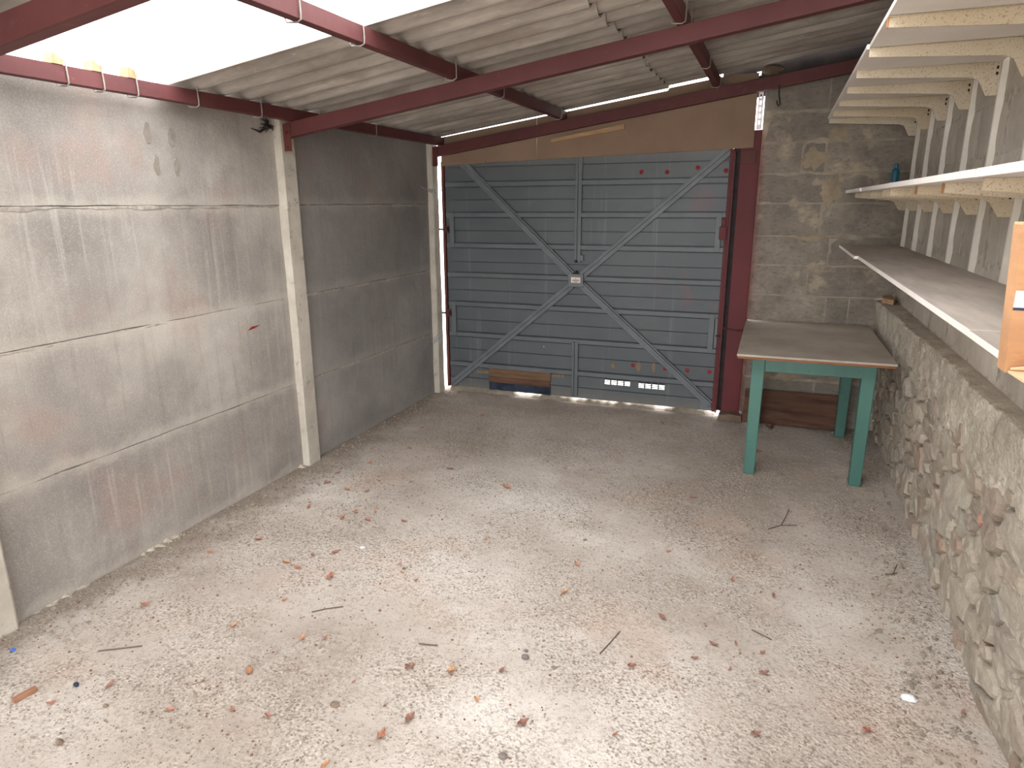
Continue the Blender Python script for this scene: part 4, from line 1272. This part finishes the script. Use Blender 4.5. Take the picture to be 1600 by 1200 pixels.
def fl_pts(pix):
    out = []
    for u, v in pix:
        p = at_floor(u, v)
        out.append((p.x, p.y, floor_h(p.x, p.y) + 0.004))
    return out
TWIGS = [([[(1200, 826), (1220, 820), (1246, 820)], [(1220, 820), (1228, 806), (1233, 794)]], 'forked grey twig on the floor in front of the table'),
         ([[(937, 1020), (952, 1004), (969, 985)]], 'thin straight twig on the floor in the middle foreground'),
         ([[(1175, 982), (1192, 990), (1206, 998)]], 'short bent twig on the floor between leaves towards the rubble wall'),
         ([[(654, 1004), (670, 1006), (684, 1007)]], 'short dark twig on the smooth grey floor patch in the foreground'),
         ([[(153, 1016), (190, 1012), (222, 1008)]], 'long straight twig on the floor near the concrete wall'),
         ([[(1383, 896), (1395, 896), (1402, 894)], [(1395, 896), (1402, 880)]], 'small forked twig at the foot of the rubble wall'),
         ([[(487, 955), (508, 950), (536, 946)]], 'thin curved twig on gritty floor amid rust coloured leaves')]
for chains, lab in TWIGS:
    mb = MB()
    for c in chains:
        mb.tube(fl_pts(c), 0.0022, 5)
    mb.build('twig', 'twig').tag(lab, 'twig', 'twigs on the floor')
def pebble(u, v, s, mat, name, lab, cat, flat=0.6, group=None):
    p = at_floor(u, v)
    mb = MB()
    sd = u * 0.13
    mb.grid(lambda a, b: (p.x + s * math.cos(6.2832 * a) * math.sin(math.pi * b) * (1 + 0.4 * N(math.cos(6.2832 * a) * 1.5, b * 3, sd)),
                          p.y + 0.7 * s * math.sin(6.2832 * a) * math.sin(math.pi * b) * (1 + 0.4 * N(math.sin(6.2832 * a) * 1.5, b * 3, sd)),
                          floor_h(p.x, p.y) + s * flat * 0.8 - s * flat * math.cos(math.pi * b)), 8, 5)
    mb.build(name, mat).tag(lab, cat, group)
pebble(821, 1026, 0.016, 'pebble', 'pebble', 'dark grey pebble on pale floor, in a row of three small stones', 'stone')
pebble(822, 1015, 0.009, 'pebble', 'pebble', 'tiny grey pebble just behind the dark grey pebble', 'stone')
pebble(866, 1041, 0.012, 'pebble', 'pebble', 'flat dark pebble beside a speckled patch in the middle foreground', 'stone', 0.35)
pebble(786, 1180, 0.016, 'pebble', 'pebble', 'rounded dark pebble at the very front of the floor', 'stone', 0.5)
pebble(523, 1099, 0.018, 'grit_dark', 'pebble', 'brown flat stone chip on the left foreground floor', 'stone', 0.3)
pebble(390, 1048, 0.017, 'brick', 'pebble', 'tan upright stone chip on the left foreground floor', 'stone', 0.9)
pebble(631, 887, 0.010, 'pebble', 'pebble', 'small black pebble between two little tan leaves', 'stone')
pebble(93, 1158, 0.014, 'grit_dark', 'pebble', 'dark stone chip near the lower left corner of the floor', 'stone', 0.7)
pebble(165, 1101, 0.010, 'grit_dark', 'pebble', 'small dark stone chip beside the pale floor patch near the brick sliver', 'stone', 0.6)
pebble(566, 854, 0.014, 'white', 'plaster_flake', 'small white plaster flake on the gritty floor behind the leaves', 'flake', 0.3)
pebble(1420, 1091, 0.028, 'white', 'paper_scrap', 'crumpled white paper scrap on the floor near the rubble wall', 'paper', 0.35)
pebble(119, 1069, 0.013, 'navy', 'bottle_cap', 'dark blue bottle cap on the floor near the lower left corner', 'cap', 0.7)
pebble(20, 1015, 0.013, 'blue', 'plastic_scrap', 'bright blue plastic scrap by the foot of the concrete wall', 'plastic', 0.5)
mb = MB()
a, b = at_floor(20, 1096), at_floor(57, 1076)
d = (b - a).normalized()
s_ = Vector((-d.y, d.x, 0)) * 0.010
q = [a - s_, b - s_, b + s_, a + s_]
mb.add([(p.x, p.y, floor_h(a.x, a.y)) for p in q] + [(p.x, p.y, floor_h(a.x, a.y) + 0.018) for p in q],
       [(0, 3, 2, 1), (4, 5, 6, 7), (0, 1, 5, 4), (1, 2, 6, 5), (2, 3, 7, 6), (3, 0, 4, 7)])
mb.build('brick_sliver', 'brick', bevel=0.003).tag('orange brown stick of brick in the lower left corner of the floor', 'brick')

# uncountable loose grit: angular crumbs, dense in drifts
def grit(name, count, smin, smax, mat, dens, seed, lab):
    g = random.Random(seed)
    mb = MB()
    k = 0
    while k < count:
        x, y = g.uniform(0.02, 3.58), g.uniform(1.0, 5.45)
        if g.random() > dens(x, y):
            continue
        k += 1
        s = g.uniform(smin, smax) * (0.7 + 0.6 * g.random())
        z = floor_h(x, y)
        a0 = g.uniform(0, 6.28)
        h = s * g.uniform(0.5, 1.0)
        ring = [(x + s * g.uniform(0.6, 1.1) * math.cos(a0 + 1.5708 * i), y + s * g.uniform(0.5, 1.0) * math.sin(a0 + 1.5708 * i), z - 0.001 + h * g.uniform(0, 0.35)) for i in range(4)]
        o_ = len(mb.v)
        mb.v += ring + [(x + g.uniform(-.3, .3) * s, y + g.uniform(-.3, .3) * s, z + h)]
        mb.f += [(o_ + i, o_ + (i + 1) % 4, o_ + 4) for i in range(4)]
    mb.build(name, mat, origin=(1.8, 3, 0)).tag(lab, 'grit', None, 'stuff')
def d1(x, y):
    b = 0.12 + 0.9 * max(0, N(x * 1.1, y * 1.1, 1) + 0.15)
    b += 0.7 * max(0, 1 - x / 0.6) + 0.7 * max(0, 1 - (3.6 - x) / 0.5)
    b += 0.35 * max(0, 1 - abs(y - 3.2 - 0.25 * x) / 0.5)
    return min(1, b)
grit('loose_grit', 12000, 0.0018, 0.0048, 'grit', d1, 31, 'pale loose grit strewn over the concrete floor')
grit('dark_crumbs', 7500, 0.002, 0.0058, 'grit_dark', lambda x, y: min(1, d1(x, y) * (0.6 + 0.4 * max(0, N(x * 2, y * 2, 7)))), 32, 'dark crumbs of dirt strewn over the concrete floor')
def d2(x, y):
    return max(0, 1 - x / 0.32) * 0.9 + max(0, 1 - (3.58 - x) / 0.30) * 0.9
grit('wall_foot_rubble', 1200, 0.006, 0.016, 'mortar_dark', d2, 33, 'small rubble gathered along the wall feet')

# lumpy dirt ridge added to break up the bright slit under the door
def ridge(s, t):
    x = 0.09 + 2.38 * s
    h = 0.056 if x < 0.62 else 0.010 + 0.044 * max(0.0, min(1.0, 0.55 + 1.5 * N(x * 4.2, 2, 5) + 0.6 * N(x * 15, 3, 5)))
    return (x, 5.52 + 0.12 * t, -0.016 + (h + 0.004) * math.sin(math.pi * t) ** 0.7 + 0.002 * N(x * 40, t * 5, 2))
MB().grid(ridge, 240, 8).build('added_dirt_ridge', 'mortar_dark').tag('ridge of dirt added to narrow the light gap under the metal door', 'dirt', None, 'stuff')

def d3(x, y):
    return min(1, 0.25 + 1.1 * max(0, N(x * 1.3, y * 1.3, 14)) + 0.5 * max(0, 1 - abs(y - 3.0 - 0.2 * x) / 0.8) + 0.5 * max(0, 1 - x / 0.5))
grit('leaf_crumbs', 1900, 0.003, 0.0075, 'crumb', d3, 34, 'brown crumbs of broken leaf strewn over the concrete floor')
